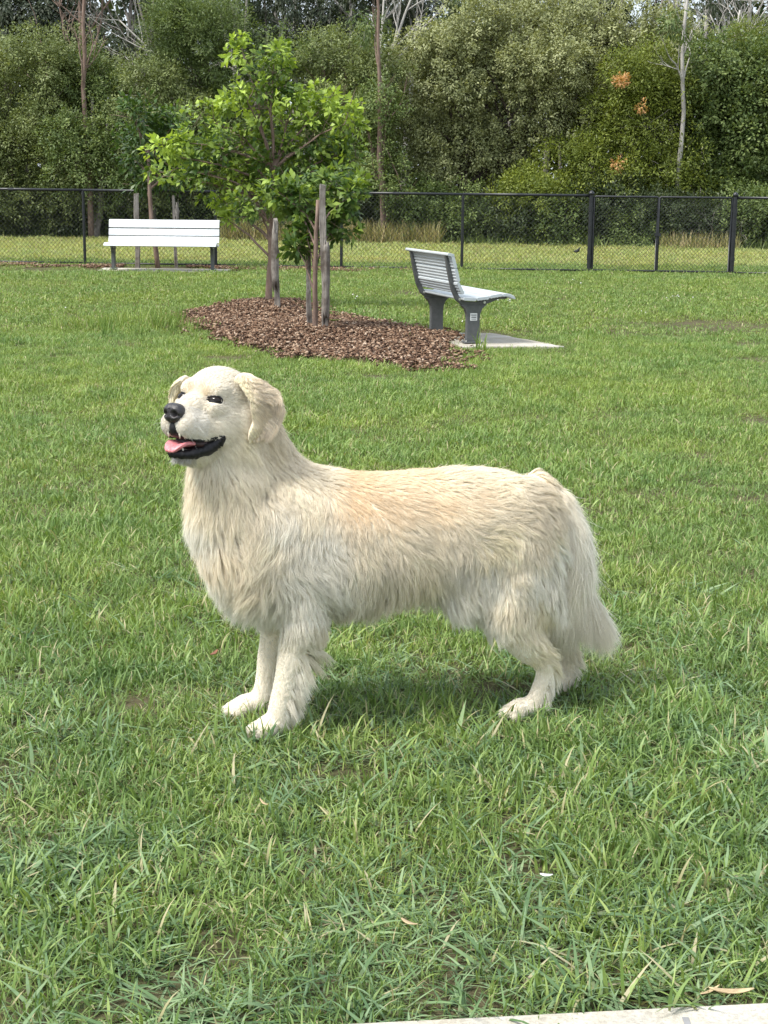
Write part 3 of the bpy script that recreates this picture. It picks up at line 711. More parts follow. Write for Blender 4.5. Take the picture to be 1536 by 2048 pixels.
# ---------------------------------------------------------------- the three staked saplings
L_NEW = leafmat('young_tree_leaf', [(0, (.032, .075, .016)), (.5, (.068, .130, .028)), (1, (.14, .215, .048))], .33, .45, .35, (.43, .57, .10))
L_DK = leafmat('dark_young_leaf', [(0, (.025, .060, .014)), (.6, (.055, .110, .025)), (1, (.11, .18, .04))], .3, .4, .5, (.22, .34, .05))
def sapling(base, top, lobes, mat, label, seed, trunk_r, leaf, per, clump, dens, Y, bark=K_PINK):
    rr = random.Random(seed); root = empty('young_tree', (base.x, base.y, 0)); tag(root, label, 'tree')
    inv = Vector((base.x, base.y, 0)); tb = MB(); pts, rd = wiggle((0, 0, -.02), top - inv, trunk_r, trunk_r * .62, 9, .045, rr); tb.tube(pts, rd, 9)
    tk = tb.build('trunk', bark, root, smooth=True)
    bb = MB()
    for (c, rad, nw) in lobes:
        u = min(.97, max(.35, (c.z - .25) / top.z)); st = pts[int(u * 9)]; e = Vector(c) - inv
        p2, r2 = wiggle(st, e, trunk_r * .42, trunk_r * .12, 6, .12, rr, .06); bb.tube(p2, r2, 6, cap=False)
        for k in range(5):
            j = rr.randint(3, 6); q = p2[j] + Vector((rr.gauss(0, rad[0] * .6), rr.gauss(0, rad[1] * .6), rr.gauss(0.05, rad[2] * .6))); p3, r3 = wiggle(p2[j], q, trunk_r * .13, trunk_r * .05, 4, .12, rr); bb.tube(p3, r3, 4, cap=False)
    bb.build('branches', bark, tk, smooth=True)
    lb = [(Vector(c) - inv, rad, nw) for (c, rad, nw) in lobes]
    crown('crown', lb, mat, root, seed, leaf, per, clump, dens, newf=1, fill=.3, shell=(.45, 1.0), droop=.25)
    return root
A_ = lobes_px([(487, 105, 32, 34, .75), (548, 118, 46, 44, .55), (520, 172, 62, 40, .18), (585, 215, 62, 40, .75), (650, 205, 48, 38, .9), (695, 245, 34, 44, .65), (490, 205, 62, 38, .65), (425, 245, 52, 42, .65),
               (370, 285, 52, 40, .6), (330, 312, 36, 38, .95), (340, 352, 32, 20, .8), (450, 300, 78, 50, .22), (545, 275, 78, 58, .45), (630, 280, 66, 56, .35), (690, 300, 36, 50, .15), (400, 345, 60, 32, .3), (475, 365, 58, 38, .75), (455, 405, 36, 24, .9),
               (545, 350, 78, 54, .1), (620, 340, 72, 50, .08), (458, 437, 16, 12, .9), (505, 415, 50, 30, .35), (430, 375, 50, 34, .6), (560, 405, 55, 34, .1), (700, 320, 26, 44, .2)], YA, jit=.35, ydep=1.0, rr=random.Random(3))
sapling(ground(536, 619), at(543, 300, YA), A_, L_NEW, 'leafy young tree with lime new growth, the left of the two on the mulch bed', 31, .040, (.080, .044), 17, .095, 18, YA)
B_ = lobes_px([(590, 410, 62, 50, .15, .25), (660, 380, 60, 56, .12, .5), (692, 400, 34, 64, .25, .35), (612, 470, 42, 40, .05, .15), (592, 500, 13, 24, .0, 0), (676, 450, 36, 48, .02, .45), (630, 430, 56, 50, 0.05, .45), (560, 385, 50, 30, .3, .3), (624, 488, 20, 26, 0, .2)], YB, jit=.25, ydep=1.0, rr=random.Random(4))
sapling(ground(630, 674), at(640, 400, YB), B_, L_NEW, 'young tree with dark low hanging leaves nearest the camera on the mulch bed', 33, .026, (.085, .042), 17, .085, 28, YB)
C_ = lobes_px([(275, 235, 36, 38, .1), (312, 285, 58, 50, .06), (345, 245, 40, 36, .2), (268, 320, 34, 46, .05), (330, 340, 52, 36, .1), (290, 365, 40, 18, .05), (375, 325, 44, 36, .1)], YC, jit=.4, ydep=1.0, rr=random.Random(5))
sapling(ground(316, 537), at(303, 300, YC), C_, L_DK, 'dark green young tree standing behind the white bench between two stakes', 35, .042, (.12, .055), 18, .17, 13, YC)

# ---------------------------------------------------------------- the bushland behind the fence
DMUL['bg'] = 1.15
L_OLIVE = leafmat('olive_leaf', [(0, (.090, .120, .040)), (.5, (.190, .235, .085)), (1, (.37, .42, .18))], .24)
L_PALE = leafmat('pale_olive_leaf', [(0, (.15, .175, .075)), (.5, (.31, .335, .155)), (1, (.58, .60, .33))], .22)
L_MID = leafmat('mid_green_leaf', [(0, (.055, .092, .030)), (.5, (.135, .190, .058)), (1, (.30, .365, .125))], .26)
L_BRI = leafmat('bright_green_leaf', [(0, (.075, .11, .018)), (.5, (.170, .215, .038)), (1, (.33, .38, .075))], .30)
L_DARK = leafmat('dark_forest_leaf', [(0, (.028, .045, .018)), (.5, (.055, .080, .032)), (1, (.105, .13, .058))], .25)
L_GUM = leafmat('gum_leaf', [(0, (.032, .050, .030)), (.6, (.065, .085, .050)), (1, (.13, .15, .095))], .25)
L_RUST = leafmat('dead_orange_leaf', [(0, (.36, .18, .06)), (.6, (.58, .33, .14)), (1, (.70, .46, .24))], .3)
L_TAN = leafmat('dry_grass_blade', [(0, (.20, .22, .08)), (.5, (.34, .32, .13)), (1, (.58, .47, .27))], .3)

def tree(name, label, cat, Y, base_px, lobes, mat, bark, seed, tr=.10, leaf=(.078, .036), per=22, clump=.20, dens=7.6, trunks=None, group=None, limbs=True, **kw):
    rr = random.Random(seed); bx = at(base_px, 480, Y); base = Vector((bx.x, Y, 0)); root = empty(name, base); tag(root, label, cat, group)
    lb = [(c - base, rad, nw) for (c, rad, nw) in lobes_px(lobes, Y, jit=.5, rr=rr)]
    tb = MB(); tops = trunks or [(lobes[0][0], lobes[0][1])]
    for (tx, ty) in tops:
        e = at(tx, ty, Y) - base; pts, rd = wiggle((rr.uniform(-.1, .1), rr.uniform(-.1, .1), -.05), e, tr, tr * .4, 10, .10, rr); tb.tube(pts, rd, 7)
        if limbs:
            for (c, rad, nw) in lb:
                st = pts[rr.randint(3, 8)]; p2, r2 = wiggle(st, Vector(c), tr * .35, tr * .1, 6, .12, rr); tb.tube(p2, r2, 5, cap=False)
    if limbs:
        for (c, rad, nw) in lb:
            for k in range(5):
                d_ = Vector((rr.gauss(0, 1), rr.gauss(-.5, 1), rr.gauss(.2, .8))).normalized(); e_ = Vector(c) + Vector((d_.x * rad[0], d_.y * rad[1], d_.z * rad[2])) * rr.uniform(.8, 1.08)
                p2, r2 = wiggle(Vector(c) * 1.0 + Vector((0, 0, -rad[2] * .6)), e_, tr * .12 + .006, .005, 5, .16, rr); tb.tube(p2, r2, 3, cap=False)
    tb.build('trunk', bark, root, smooth=True)
    kw.setdefault('domes', .62); crown('crown', lb, mat, root, seed, leaf, per, clump, dens, **kw); return root
G1 = 'bush trees behind the fence'
# near row (left to right)
tree('shrub_tree', 'broad olive green tree with a domed top at the far left', 'tree', 39, 60, [(60, 190, 90, 90), (130, 130, 70, 50), (20, 300, 80, 90), (110, 290, 95, 80), (40, 420, 90, 60), (150, 395, 80, 50), (190, 180, 50, 60), (-40, 180, 70, 90), (-60, 380, 80, 90)], L_OLIVE, K_GREY, 1, group=G1)
tree('shrub_tree', 'dark green bushy tree behind the left fence post', 'tree', 38.3, 190, [(140, 160, 48, 42), (185, 230, 62, 60), (150, 300, 50, 60), (225, 310, 50, 80), (200, 390, 75, 50)], L_MID, K_GREY, 2, group=G1, trunks=[(185, 200), (215, 250)], clump=.2)
tree('wattle_tree', 'soft feathery green tree with a bare pinkish stem rising above the saplings', 'tree', 39, 390, [(375, 50, 68, 52), (335, 110, 55, 48), (410, 120, 62, 55), (440, 60, 42, 60), (350, 30, 45, 40)], L_MID, K_PINK, 3, leaf=(.085, .020), per=46, clump=.26, dens=8.5, group=G1, trunks=[(385, 110)], tr=.07)
tree('shrub_tree', 'low olive tree below the dead branches left of the saplings', 'tree', 38.5, 300, [(300, 175, 45, 40), (270, 235, 55, 50), (340, 215, 50, 45), (310, 310, 70, 60), (380, 300, 55, 70), (280, 390, 70, 45)], L_OLIVE, K_GREY, 4, group=G1, leaf=(.085, .03))
tree('shrub_tree', 'mid green tree half hidden by the saplings', 'tree', 38.8, 480, [(470, 190, 60, 60), (540, 130, 60, 50), (500, 290, 90, 80), (430, 390, 80, 50), (560, 390, 80, 60)], L_MID, K_GREY, 5, group=G1)
tree('shrub_tree', 'yellowish olive tree right behind the sapling crown', 'tree', 38.6, 700, [(640, 140, 50, 48), (700, 125, 55, 40), (740, 180, 48, 60), (680, 230, 60, 60), (735, 290, 50, 70), (640, 310, 60, 70)], L_OLIVE, K_PINK, 6, group=G1, trunks=[(730, 180), (690, 170)])
tree('paperbark_tree', 'thin pinkish forked trunk with sparse leaves between olive trees', 'tree', 37.6, 780, [(745, 330, 38, 40), (775, 210, 30, 32), (730, 250, 30, 30), (800, 380, 42, 30)], L_MID, K_PINK, 7, group=G1, trunks=[(752, 190), (735, 210)], tr=.075, dens=4)
tree('large_shrub_tree', 'huge pale olive tree with many domed clumps in the middle of the bush', 'tree', 39.2, 960, [(960, 75, 95, 55), (1060, 50, 95, 50), (880, 150, 75, 60), (970, 170, 95, 70), (1090, 140, 80, 70), (840, 235, 62, 60), (920, 270, 80, 60), (860, 330, 75, 65), (970, 330, 70, 70), (1040, 290, 60, 50), (1000, 390, 80, 45), (890, 110, 60, 45), (1130, 210, 50, 60)], L_PALE, K_DARK, 8, group=G1, tr=.16, dens=8.5, trunks=[(1060, 230), (900, 260)], clump=.19, leaf=(.078, .040))
tree('large_shrub_tree', 'pale olive domed tree behind the bright green one', 'tree', 39.8, 1230, [(1180, 60, 80, 45), (1270, 75, 90, 50), (1340, 90, 60, 50), (1200, 150, 80, 60), (1300, 170, 90, 60), (1180, 240, 70, 60), (1370, 180, 50, 70), (1240, 250, 80, 60)], L_PALE, K_DARK, 9, group=G1, tr=.14, dens=8.5, clump=.19, leaf=(.078, .040))
bt = tree('bright_green_tree', 'bright green tree with a few dead orange sprays of leaves', 'tree', 38, 1270, [(1315, 135, 42, 38), (1265, 165, 42, 36), (1330, 185, 48, 36), (1290, 225, 62, 45), (1230, 235, 40, 45), (1370, 200, 40, 32), (1240, 300, 75, 50), (1330, 300, 62, 60), (1180, 350, 80, 45), (1270, 380, 90, 50), (1350, 380, 60, 50)], L_BRI, K_GREY, 10, group=G1, leaf=(.09, .032), clump=.24, dens=7, trunks=[(1300, 180), (1350, 200)])
bb_ = bt.location
rl = [(at(*q, 36.95) - bb_, (s_ * .0123, s_ * .0123, s_ * .0123 * k_), 0) for (q, s_, k_) in (((1241, 168), 13, 1.3), ((1287, 214), 9, .8), ((1237, 330), 7, 1.4))]
crown('dead_leaves', rl, L_RUST, bt, 55, (.090, .036), 15, .12, 24, fill=.6, shell=(.4, 1.25))
tree('shrub_tree', 'dark glossy green tree with reddish stems at the far right', 'tree', 38.2, 1487, [(1450, 150, 72, 55), (1520, 170, 62, 70), (1420, 230, 62, 60), (1490, 250, 80, 60), (1440, 320, 62, 55), (1560, 300, 70, 80), (1430, 390, 50, 45), (1540, 400, 60, 50), (1600, 180, 70, 90)], L_MID, K_PINK, 11, group=G1, trunks=[(1465, 310), (1492, 300), (1510, 320)], tr=.05, leaf=(.10, .05))
tree('conifer_tree', 'small pointed yellow green tree below the bare white branches', 'tree', 40, 1490, [(1490, 80, 26, 30), (1488, 110, 42, 30), (1500, 140, 55, 30)], L_BRI, K_GREY, 12, group=G1, leaf=(.09, .02))
tree('large_shrub_tree', 'olive tree beyond the left edge of the view', 'tree', 39.5, -230, [(-230, 120, 110, 90), (-200, 300, 120, 110), (-330, 250, 120, 160)], L_OLIVE, K_GREY, 13, group=G1, dens=2.2)
tree('large_shrub_tree', 'dark tree beyond the right edge of the view', 'tree', 39.5, 1760, [(1740, 150, 120, 110), (1720, 330, 120, 120), (1860, 280, 120, 150)], L_MID, K_GREY, 14, group=G1, dens=2.2)
# low shrubs along the edge of the grass
def Ybase(px): return 39.0 - (px / 1536) * 3.4
shr = [(-40, 450, 80, 42, 'O'), (60, 430, 80, 50, 'M'), (150, 448, 55, 34, 'D'), (230, 450, 55, 34, 'D'), (330, 445, 55, 40, 'M'), (400, 450, 50, 34, 'D'), (520, 440, 60, 36, 'O'), (610, 435, 55, 40, 'D'), (745, 425, 60, 36, 'D'), (840, 430, 60, 38, 'M'), (925, 440, 62, 46, 'M'),
       (1010, 440, 60, 46, 'D'), (1090, 405, 75, 60, 'B'), (1110, 455, 60, 34, 'M'), (1215, 435, 70, 55, 'D'), (1290, 460, 55, 38, 'M'), (1350, 440, 60, 45, 'D'), (1430, 460, 50, 34, 'D'), (1500, 445, 55, 48, 'M'), (1590, 440, 70, 60, 'M')]
SW = {'O': ('low olive bush', L_OLIVE), 'M': ('low mid green bush', L_MID), 'D': ('low bush with shade painted into its dark leaves', L_DARK), 'B': ('bright pale green spreading bush', L_BRI)}  # the shaded bushes get their shade from the dark leaf colour
where = ['at the far left edge', 'left of the first fence post', 'right behind the first fence post', 'behind the left stake of the white bench', 'behind the right end of the white bench', 'just right of the white bench', 'behind the left mulched sapling', 'behind the tallest stake', 'behind the tan grass left of the grey bench', 'behind the tan grass above the grey bench', 'right of the post beside the grey bench',
         'midway between grey bench and gate', 'left of the gate post', 'under the pale green bush by the gate', 'behind the left gate leaf', 'behind the middle post of the gate', 'behind the right gate leaf', 'at the dead twigs by the right gate post', 'right of the gate', 'beyond the right edge']
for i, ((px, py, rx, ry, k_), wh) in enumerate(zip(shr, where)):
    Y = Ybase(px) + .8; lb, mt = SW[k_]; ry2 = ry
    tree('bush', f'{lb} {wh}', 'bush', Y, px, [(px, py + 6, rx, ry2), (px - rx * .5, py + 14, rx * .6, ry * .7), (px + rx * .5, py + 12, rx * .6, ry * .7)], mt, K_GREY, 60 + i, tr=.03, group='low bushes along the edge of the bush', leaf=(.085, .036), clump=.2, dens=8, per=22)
# rear trees: tall gums, sparse hanging leaves, sky between
def gum(px, topz, Y, seed, label, bark, lobes, lean=0, mat=L_GUM, dens=2.2, dep=3, tr=.13, limbL=2.4, name='gum_tree', st=3.2, leaf=(.15, .042), per=26):
    rr = random.Random(seed); bx = at(px, 480, Y); base = Vector((bx.x, Y, 0)); root = empty(name, base); tag(root, label, 'tree', group='tall gums behind the bush')
    tb = MB(); pts, rd = wiggle((0, 0, -.05), (lean, 0, topz), tr, tr * .35, 12, .06, rr); tb.tube(pts, rd, 7)
    for k in range(8):
        j = rr.randint(4, 11); a = rr.random() * 6.28; d = Vector((math.cos(a) * .6, math.sin(a) * .4, .9)); grow(tb, pts[j], d, limbL * rr.uniform(.6, 1.1), rd[j] * .5, dep, rr, .45, .15, 5, (2, 3), .66, .12, 4)
    tb.build('trunk', bark, root, smooth=True)
    if lobes:
        lb = [(c - base, rad, nw) for (c, rad, nw) in lobes_px(lobes, Y, jit=.7, rr=rr)]
        crown('crown', lb, mat, root, seed, leaf, per, .30, dens, shell=(.3, 1.05), droop=1.0, fill=.5)
    return root
gum(30, 9, 46, 201, 'dark tall gum at the top left corner', K_DARK, [(0, 20, 95, 75), (90, 30, 80, 70), (50, -50, 110, 60), (-70, 60, 90, 90)], dens=8.8)
gum(130, 9, 47, 202, 'second dark gum from the left corner', K_DARK, [(150, 40, 60, 70), (110, 90, 70, 60), (150, -50, 80, 60)], dens=7.8)
gum(178, 8.5, 42, 203, 'gum with twin bare pinkish stems against the sky', K_PINK, [(175, -50, 80, 50), (250, 110, 50, 55)], dens=5.7, tr=.10, dep=2)
gum(222, 8.5, 43, 204, 'slim leaning grey gum beside the twin stems', K_GREY, [(260, -20, 50, 45), (215, 60, 20, 30)], lean=.9, dens=5.2, tr=.08, dep=2)
gum(310, 9, 47, 205, 'dark gum behind the dead white branches', K_DARK, [(300, 90, 60, 80), (290, 10, 55, 50), (340, -40, 90, 60), (340, 180, 80, 80)], dens=7.8)
gum(480, 9, 45, 206, 'pale barked gum with bare white limbs over the saplings', K_PALE, [(500, 40, 55, 60), (560, 0, 70, 60), (470, -50, 90, 60)], dens=5.7, tr=.12)
gum(600, 9, 47, 207, 'dark gum with white branches right of the saplings', K_PALE, [(620, 30, 70, 70), (590, 110, 70, 60), (640, -50, 90, 60)], dens=7.3)
gum(700, 9, 46, 208, 'many limbed white gum left of the big olive tree', K_PALE, [(700, 60, 70, 75), (740, -20, 80, 60), (680, 160, 70, 70)], dens=6.8, tr=.14)
gum(800, 9, 46.5, 209, 'white branched gum leaning to the right behind the big olive tree', K_PALE, [(800, 60, 60, 75), (840, 0, 55, 55), (790, 170, 70, 70)], lean=.8, dens=7.3, tr=.12)
gum(930, 8.5, 48, 210, 'mid green gum top between two olive trees', K_GREY, [(930, 30, 55, 45), (900, 70, 40, 40)], mat=L_MID, dens=8.3)
gum(1040, 9, 49, 211, 'gum hidden behind the big olive tree top', K_GREY, [(1040, 0, 100, 45), (1000, 100, 110, 80)], dens=7.8)
gum(1180, 9, 48, 212, 'grey gum above the right olive tree', K_GREY, [(1180, 0, 90, 50), (1200, 90, 120, 80)], dens=6.8)
gum(1330, 9, 46, 213, 'bare white gum above the bright green tree', K_PALE, [(1320, 10, 70, 45), (1330, 120, 90, 70)], dens=4.2, tr=.11)
gum(1400, 9, 45, 214, 'bare forked white gum left of the pointed tree', K_PALE, [(1420, 40, 40, 60), (1410, 140, 70, 60)], dens=4.2, tr=.10)
gum(1475, 8.5, 44, 215, 'bare pale gum at the top right corner', K_PALE, [(1450, -10, 70, 30), (1540, 110, 60, 70), (1480, 180, 90, 70)], dens=4.7, tr=.10)
gum(1600, 9, 46, 216, 'gum beyond the top right corner', K_GREY, [(1620, 20, 90, 90), (1600, 160, 90, 90)], dens=6.8)
gum(183, 8.5, 38.0, 231, 'slender gum trunk with flaking pink bark rising through the dark tree on the left', K_PINK, [(190, -60, 50, 40)], dens=3, tr=.075, dep=2, limbL=1.2)
gum(1347, 7.5, 37.4, 232, 'slender pale trunk rising through the bright green tree', K_PALE, [(1345, 60, 36, 30)], dens=6, tr=.07, dep=2, limbL=1.0, mat=L_MID)
gum(768, 8.0, 37.2, 233, 'slender pinkish trunk right of the saplings', K_PINK, [(740, 60, 40, 40)], dens=6, tr=.06, dep=2, limbL=1.1, lean=-.35, mat=L_MID)
# dead fallen white limbs on the left
rr = random.Random(91)
def deadtree(label, Y, segs, r0, seed, name='dead_tree'):
    rr = random.Random(seed); a0 = at(*segs[0][0], Y); base = Vector((a0.x, Y, 0)); root = empty(name, base); tag(root, label, 'dead tree', group='bare dead trees in the bush'); tb = MB()
    for (p0, p1, ra, rb, kids) in segs:
        a, b = at(*p0, Y) - base, at(*p1, Y + rr.uniform(-.5, .5)) - base; pts, rd = wiggle(a, b, ra, rb, 8, .05, rr); tb.tube(pts, rd, 7)
        d = (b - a).normalized()
        for k in range(kids):
            j = rr.randint(2, 8); q = Matrix.Rotation(rr.uniform(-.9, .9), 3, 'Y') @ d; q.y += rr.uniform(-.4, .4); grow(tb, pts[j], q, (b - a).length * rr.uniform(.25, .5), rd[j] * .55, 2, rr, .4, .05, 5, (2, 3), .7, .10, 4)
    tb.build('trunk', K_PALE, root, smooth=True); return root
deadtree('dead white tree leaning left behind the sapling crown', 40.3, [((450, 250), (385, 150), .13, .05, 5), ((440, 235), (300, 130), .07, .02, 7), ((430, 215), (240, 40), .06, .015, 7), ((400, 200), (250, 190), .04, .01, 5), ((455, 260), (455, 490), .15, .17, 0)], .1, 92)
deadtree('bare white trunk leaning beside the feathery tree', 41, [((485, 180), (440, 30), .085, .05, 3), ((440, 30), (400, -60), .05, .03, 4), ((490, 190), (500, 480), .10, .12, 0)], .1, 93)
deadtree('bare white stems fanning up left of the big olive tree', 40.6, [((765, 150), (830, -20), .055, .02, 5), ((760, 160), (770, -20), .045, .02, 5), ((768, 150), (890, 10), .04, .012, 4), ((765, 150), (765, 480), .08, .1, 0)], .1, 94)
deadtree('bare white crooked stems at the upper right', 41, [((1385, 140), (1370, 0), .045, .02, 4), ((1465, 110), (1480, 20), .055, .02, 5), ((1470, 110), (1536, 10), .04, .012, 5), ((1460, 115), (1420, 30), .04, .012, 5), ((1465, 110), (1465, 480), .07, .1, 0), ((1385, 140), (1385, 480), .06, .08, 0)], .1, 95)
# the far wood that closes the view
wl = []
rr = random.Random(17)
for x in range(-420, 1980, 85):
    for y in ((85, 150, 235, 320, 405) if rr.random() < .62 else (150, 235, 320, 405)): wl.append((x + rr.randint(-30, 30), y + rr.randint(-15, 15), 78, 62))
wd = crown('far_wood', lobes_px(wl, 50, jit=1.0, rr=rr), L_DARK, None, 301, (.32, .22), 11, .42, 2.3, droop=.4); tag(wd, kind='stuff')
tr_ = MB()
for k in range(22):
    x = rr.uniform(-11, 11); Y = rr.uniform(43, 52); pts, rd = wiggle((x, Y, -.1), (x + rr.gauss(0, .7), Y, rr.uniform(6, 9)), rr.uniform(.04, .09), .03, 8, .06, rr); tr_.tube(pts, rd, 6, cap=False)
tag(tr_.build('far_wood_stems', K_GREY, None, smooth=True), kind='stuff')
# tall dry grass and low undergrowth at the edge of the mown grass
V = []; 
def tallgrass(name, x0, x1, n, hmin, hmax, wid, mat, seed, dy=(-.6, .3), lean=.5):
    r = np.random.default_rng(seed); Vb, Fb, rn, tp = blades(n, .01, hmin, hmax, wid, lean, seed, seg=4, curl=.6)
    px = r.uniform(x0, x1, n); X = np.array([at(p, 480, 1.0).x for p in (x0, x1)]); xs = (X[0] + (X[1] - X[0]) * (px - x0) / (x1 - x0)); Y = 39.0 - px / 1536 * 3.4 + r.uniform(dy[0], dy[1], n)
    off = np.stack([xs * Y, Y, np.zeros(n)], 1); Vb = Vb + np.repeat(off, 10, axis=0)
    return tag(mesh_np(name, Vb, Fb, mat, attrs={'rnd': ('POINT', rn), 'tip': ('POINT', tp), 'new': ('POINT', rn * 0)}), kind='stuff')
tallgrass('dry_tall_grass', 440, 880, 3800, .30, .68, .02, L_TAN, 401)
tallgrass('dry_tall_grass', 1320, 1480, 900, .2, .5, .018, L_TAN, 402)
tallgrass('edge_undergrowth', -300, 1850, 7000, .12, .38, .03, L_MID, 403, (-.25, .6), .9)
tallgrass('reed_clump', 860, 890, 120, .6, 1.0, .03, L_MID, 404, (0, .3), .35)
# dead twig heap near the right gate post
tb = MB(); rr = random.Random(5); Y = Ybase(1440) + .1; base = Vector((at(1440, 480, Y).x, Y, 0))
for k in range(16):
    a = rr.uniform(0, 6.28); grow(tb, (rr.uniform(-.5, .5), rr.uniform(-.2, .2), .02), (math.cos(a), math.sin(a) * .4, rr.uniform(.3, .9)), rr.uniform(.4, .7), .010, 2, rr, .5, -.1, 5, (2, 3), .7, .18, 3)
o = tb.build('twig_heap', K_GREY, None); o.location = base; tag(o, 'heap of dead grey twigs behind the right half of the gate', 'twigs')
# ================================================================== DOG
# the dog's own frame: S runs along its spine (towards the tail), T is up, N is its left side (the side seen)
_A = ground(518, 1451); _B = ground(1085, 1412)
DS = Vector((_B.x - _A.x, _B.y - _A.y, 0)).normalized(); DN = Vector((DS.y, -DS.x, 0)); DO = Vector((_A.x, _A.y, 0))
def D(px, py, off=0.0):
    r = ray(px, py); o = DO + DN * off; t = (o - CAM).dot(DN) / r.dot(DN); return CAM + r * t
K = 3.72 / FPX * 1.0                    # metres per photo pixel near the dog
dog = empty('dog', (0, 0, 0)); 
dog.location = DO + DS * .3
DINV = -Vector(dog.location)
tag(dog, 'cream golden retriever standing on the grass with its mouth open and head turned', 'dog')

def ellipsoid(bm, c, ax, rad, seg=20):
    """c centre, ax three unit vectors, rad three radii"""
    M = Matrix.Identity(4)
    for i in range(3):
        for j in range(3): M[j][i] = ax[i][j] * rad[i]
    M[0][3], M[1][3], M[2][3] = c
    bmesh.ops.create_uvsphere(bm, u_segments=seg, v_segments=seg * 2 // 3, radius=1, matrix=M)
def chainb(bm, pts, rads, steps=10, flat=1.0, flatdir=None):
    """tapered limb: rings blended along a polyline, closed by spheres"""
    P = [Vector(p) for p in pts]
    m = MB(); Q = []; Rr = []
    for i in range(len(P) - 1):
        p0 = P[max(i - 1, 0)]; p1 = P[i]; p2 = P[i + 1]; p3 = P[min(i + 2, len(P) - 1)]
        for k in range(steps if i < len(P) - 2 else steps + 1):
            u = k / steps; Q.append(.5 * ((2 * p1) + (-p0 + p2) * u + (2 * p0 - 5 * p1 + 4 * p2 - p3) * u * u + (-p0 + 3 * p1 - 3 * p2 + p3) * u ** 3)); s_ = u * u * (3 - 2 * u); Rr.append(rads[i] * (1 - s_) + rads[i + 1] * s_)
    m.tube(Q, Rr, 16); tmp = bpy.data.meshes.new('t'); tmp.from_pydata(m.v, [], m.f); bm.from_mesh(tmp); bpy.data.meshes.remove(tmp)
    I3 = (Vector((1, 0, 0)), Vector((0, 1, 0)), Vector((0, 0, 1)))
    for q, r_ in ((Q[0], Rr[0]), (Q[-1], Rr[-1])): ellipsoid(bm, q, I3, (r_,) * 3, 16)
def torso(bm, secs, n=28, p=2.3):
    """sections: (top px, bottom px, half width m, off) lofted"""
    rings = []
    fine_ = []
    for i in range(len(secs) - 1):
        a, b = secs[i], secs[i + 1]
        for k in range(4): u = k / 4; fine_.append([x * (1 - u) + y * u for x, y in zip(a, b)])
    fine_.append(list(secs[-1]))
    arr = np.array(fine_)
    for _ in range(2): arr[1:-1] = arr[1:-1] * .5 + (arr[:-2] + arr[2:]) * .25
    v = []; f = []
    for (tx, ty, bx_, by_, hw, off) in arr:
        T_ = D(tx, ty, off); B_ = D(bx_, by_, off); c = (T_ + B_) / 2; h = (T_ - B_) / 2
        for k in range(n):
            a = 2 * math.pi * k / n; ca, sa = math.cos(a), math.sin(a); e = 2 / p
            x = math.copysign(abs(sa) ** e, sa); y = math.copysign(abs(ca) ** e, ca)
            wid = hw * (1.0 + .10 * (-y if y < 0 else 0) - .18 * max(0, y) ** 2)
            v.append(c + h * y + DN * wid * x)
    m = len(arr)
    for i in range(m - 1):
        for k in range(n): k2 = (k + 1) % n; f.append((i * n + k, i * n + k2, (i + 1) * n + k2, (i + 1) * n + k))
    f.append(tuple(range(n))[::-1]); f.append(tuple((m - 1) * n + k for k in range(n)))
    tmp = bpy.data.meshes.new('t'); tmp.from_pydata([tuple(q) for q in v], [], f); bm.from_mesh(tmp); bpy.data.meshes.remove(tmp)

# ---- head frame (cm): F forward, L the dog's left, U up, origin midway between the eyes
HA, HP = R(36), R(12)
F0 = Vector((-math.sin(HA), -math.cos(HA), 0)); HL = Vector((0, 0, 1)).cross(F0)
HF = (F0 * math.cos(HP) + Vector((0, 0, 1)) * math.sin(HP)).normalized(); HU = HF.cross(HL).normalized()
HO = D(399, 797, .075)
HAX = (HF, HL, HU)
def H(f, l, u): return HO + (HF * f + HL * l + HU * u) * .01
def he(bm, f, l, u, rf, rl, ru, seg=20): ellipsoid(bm, H(f, l, u), HAX, (rf * .01, rl * .01, ru * .01), seg)

bm = bmesh.new()
torso(bm, [(398, 1010, 412, 1110, .055, .0), (420, 975, 440, 1165, .095, 0), (470, 945, 485, 1195, .125, 0), (530, 925, 545, 1218, .140, 0), (600, 925, 605, 1215, .146, 0), (660, 942, 660, 1203, .146, 0),
           (740, 950, 740, 1184, .146, 0), (830, 946, 830, 1168, .142, 0), (910, 940, 905, 1165, .140, 0), (975, 940, 970, 1180, .142, 0), (1030, 952, 1020, 1190, .140, 0), (1075, 978, 1075, 1165, .120, 0), (1106, 1015, 1108, 1135, .075, 0)])
# neck
chainb(bm, [D(470, 840, .040), D(462, 890, .03), D(468, 955, .01), D(485, 1030, 0)], [.068, .082, .104, .122])
chainb(bm, [D(512, 850, .02), D(548, 930, 0), D(605, 985, 0)], [.048, .055, .065])
# shoulders, thighs
for sg in (1, -1):
    ellipsoid(bm, D(592, 1095, sg * .085), (DS, DN, Vector((0, 0, 1))), (.110, .054, .145))
    ellipsoid(bm, D(1035, 1080, sg * .070), (DS, DN, Vector((0, 0, 1))), (.118, .066, .155))
    ellipsoid(bm, D(1025, 1165, sg * .078), (DS, DN, Vector((0, 0, 1))), (.112, .060, .125))
    ellipsoid(bm, D(955, 1140, sg * .070), (DS, DN, Vector((0, 0, 1))), (.090, .062, .110))
    ellipsoid(bm, D(1030, 1225, sg * .080), (DS, DN, Vector((0, 0, 1))), (.075, .045, .075))
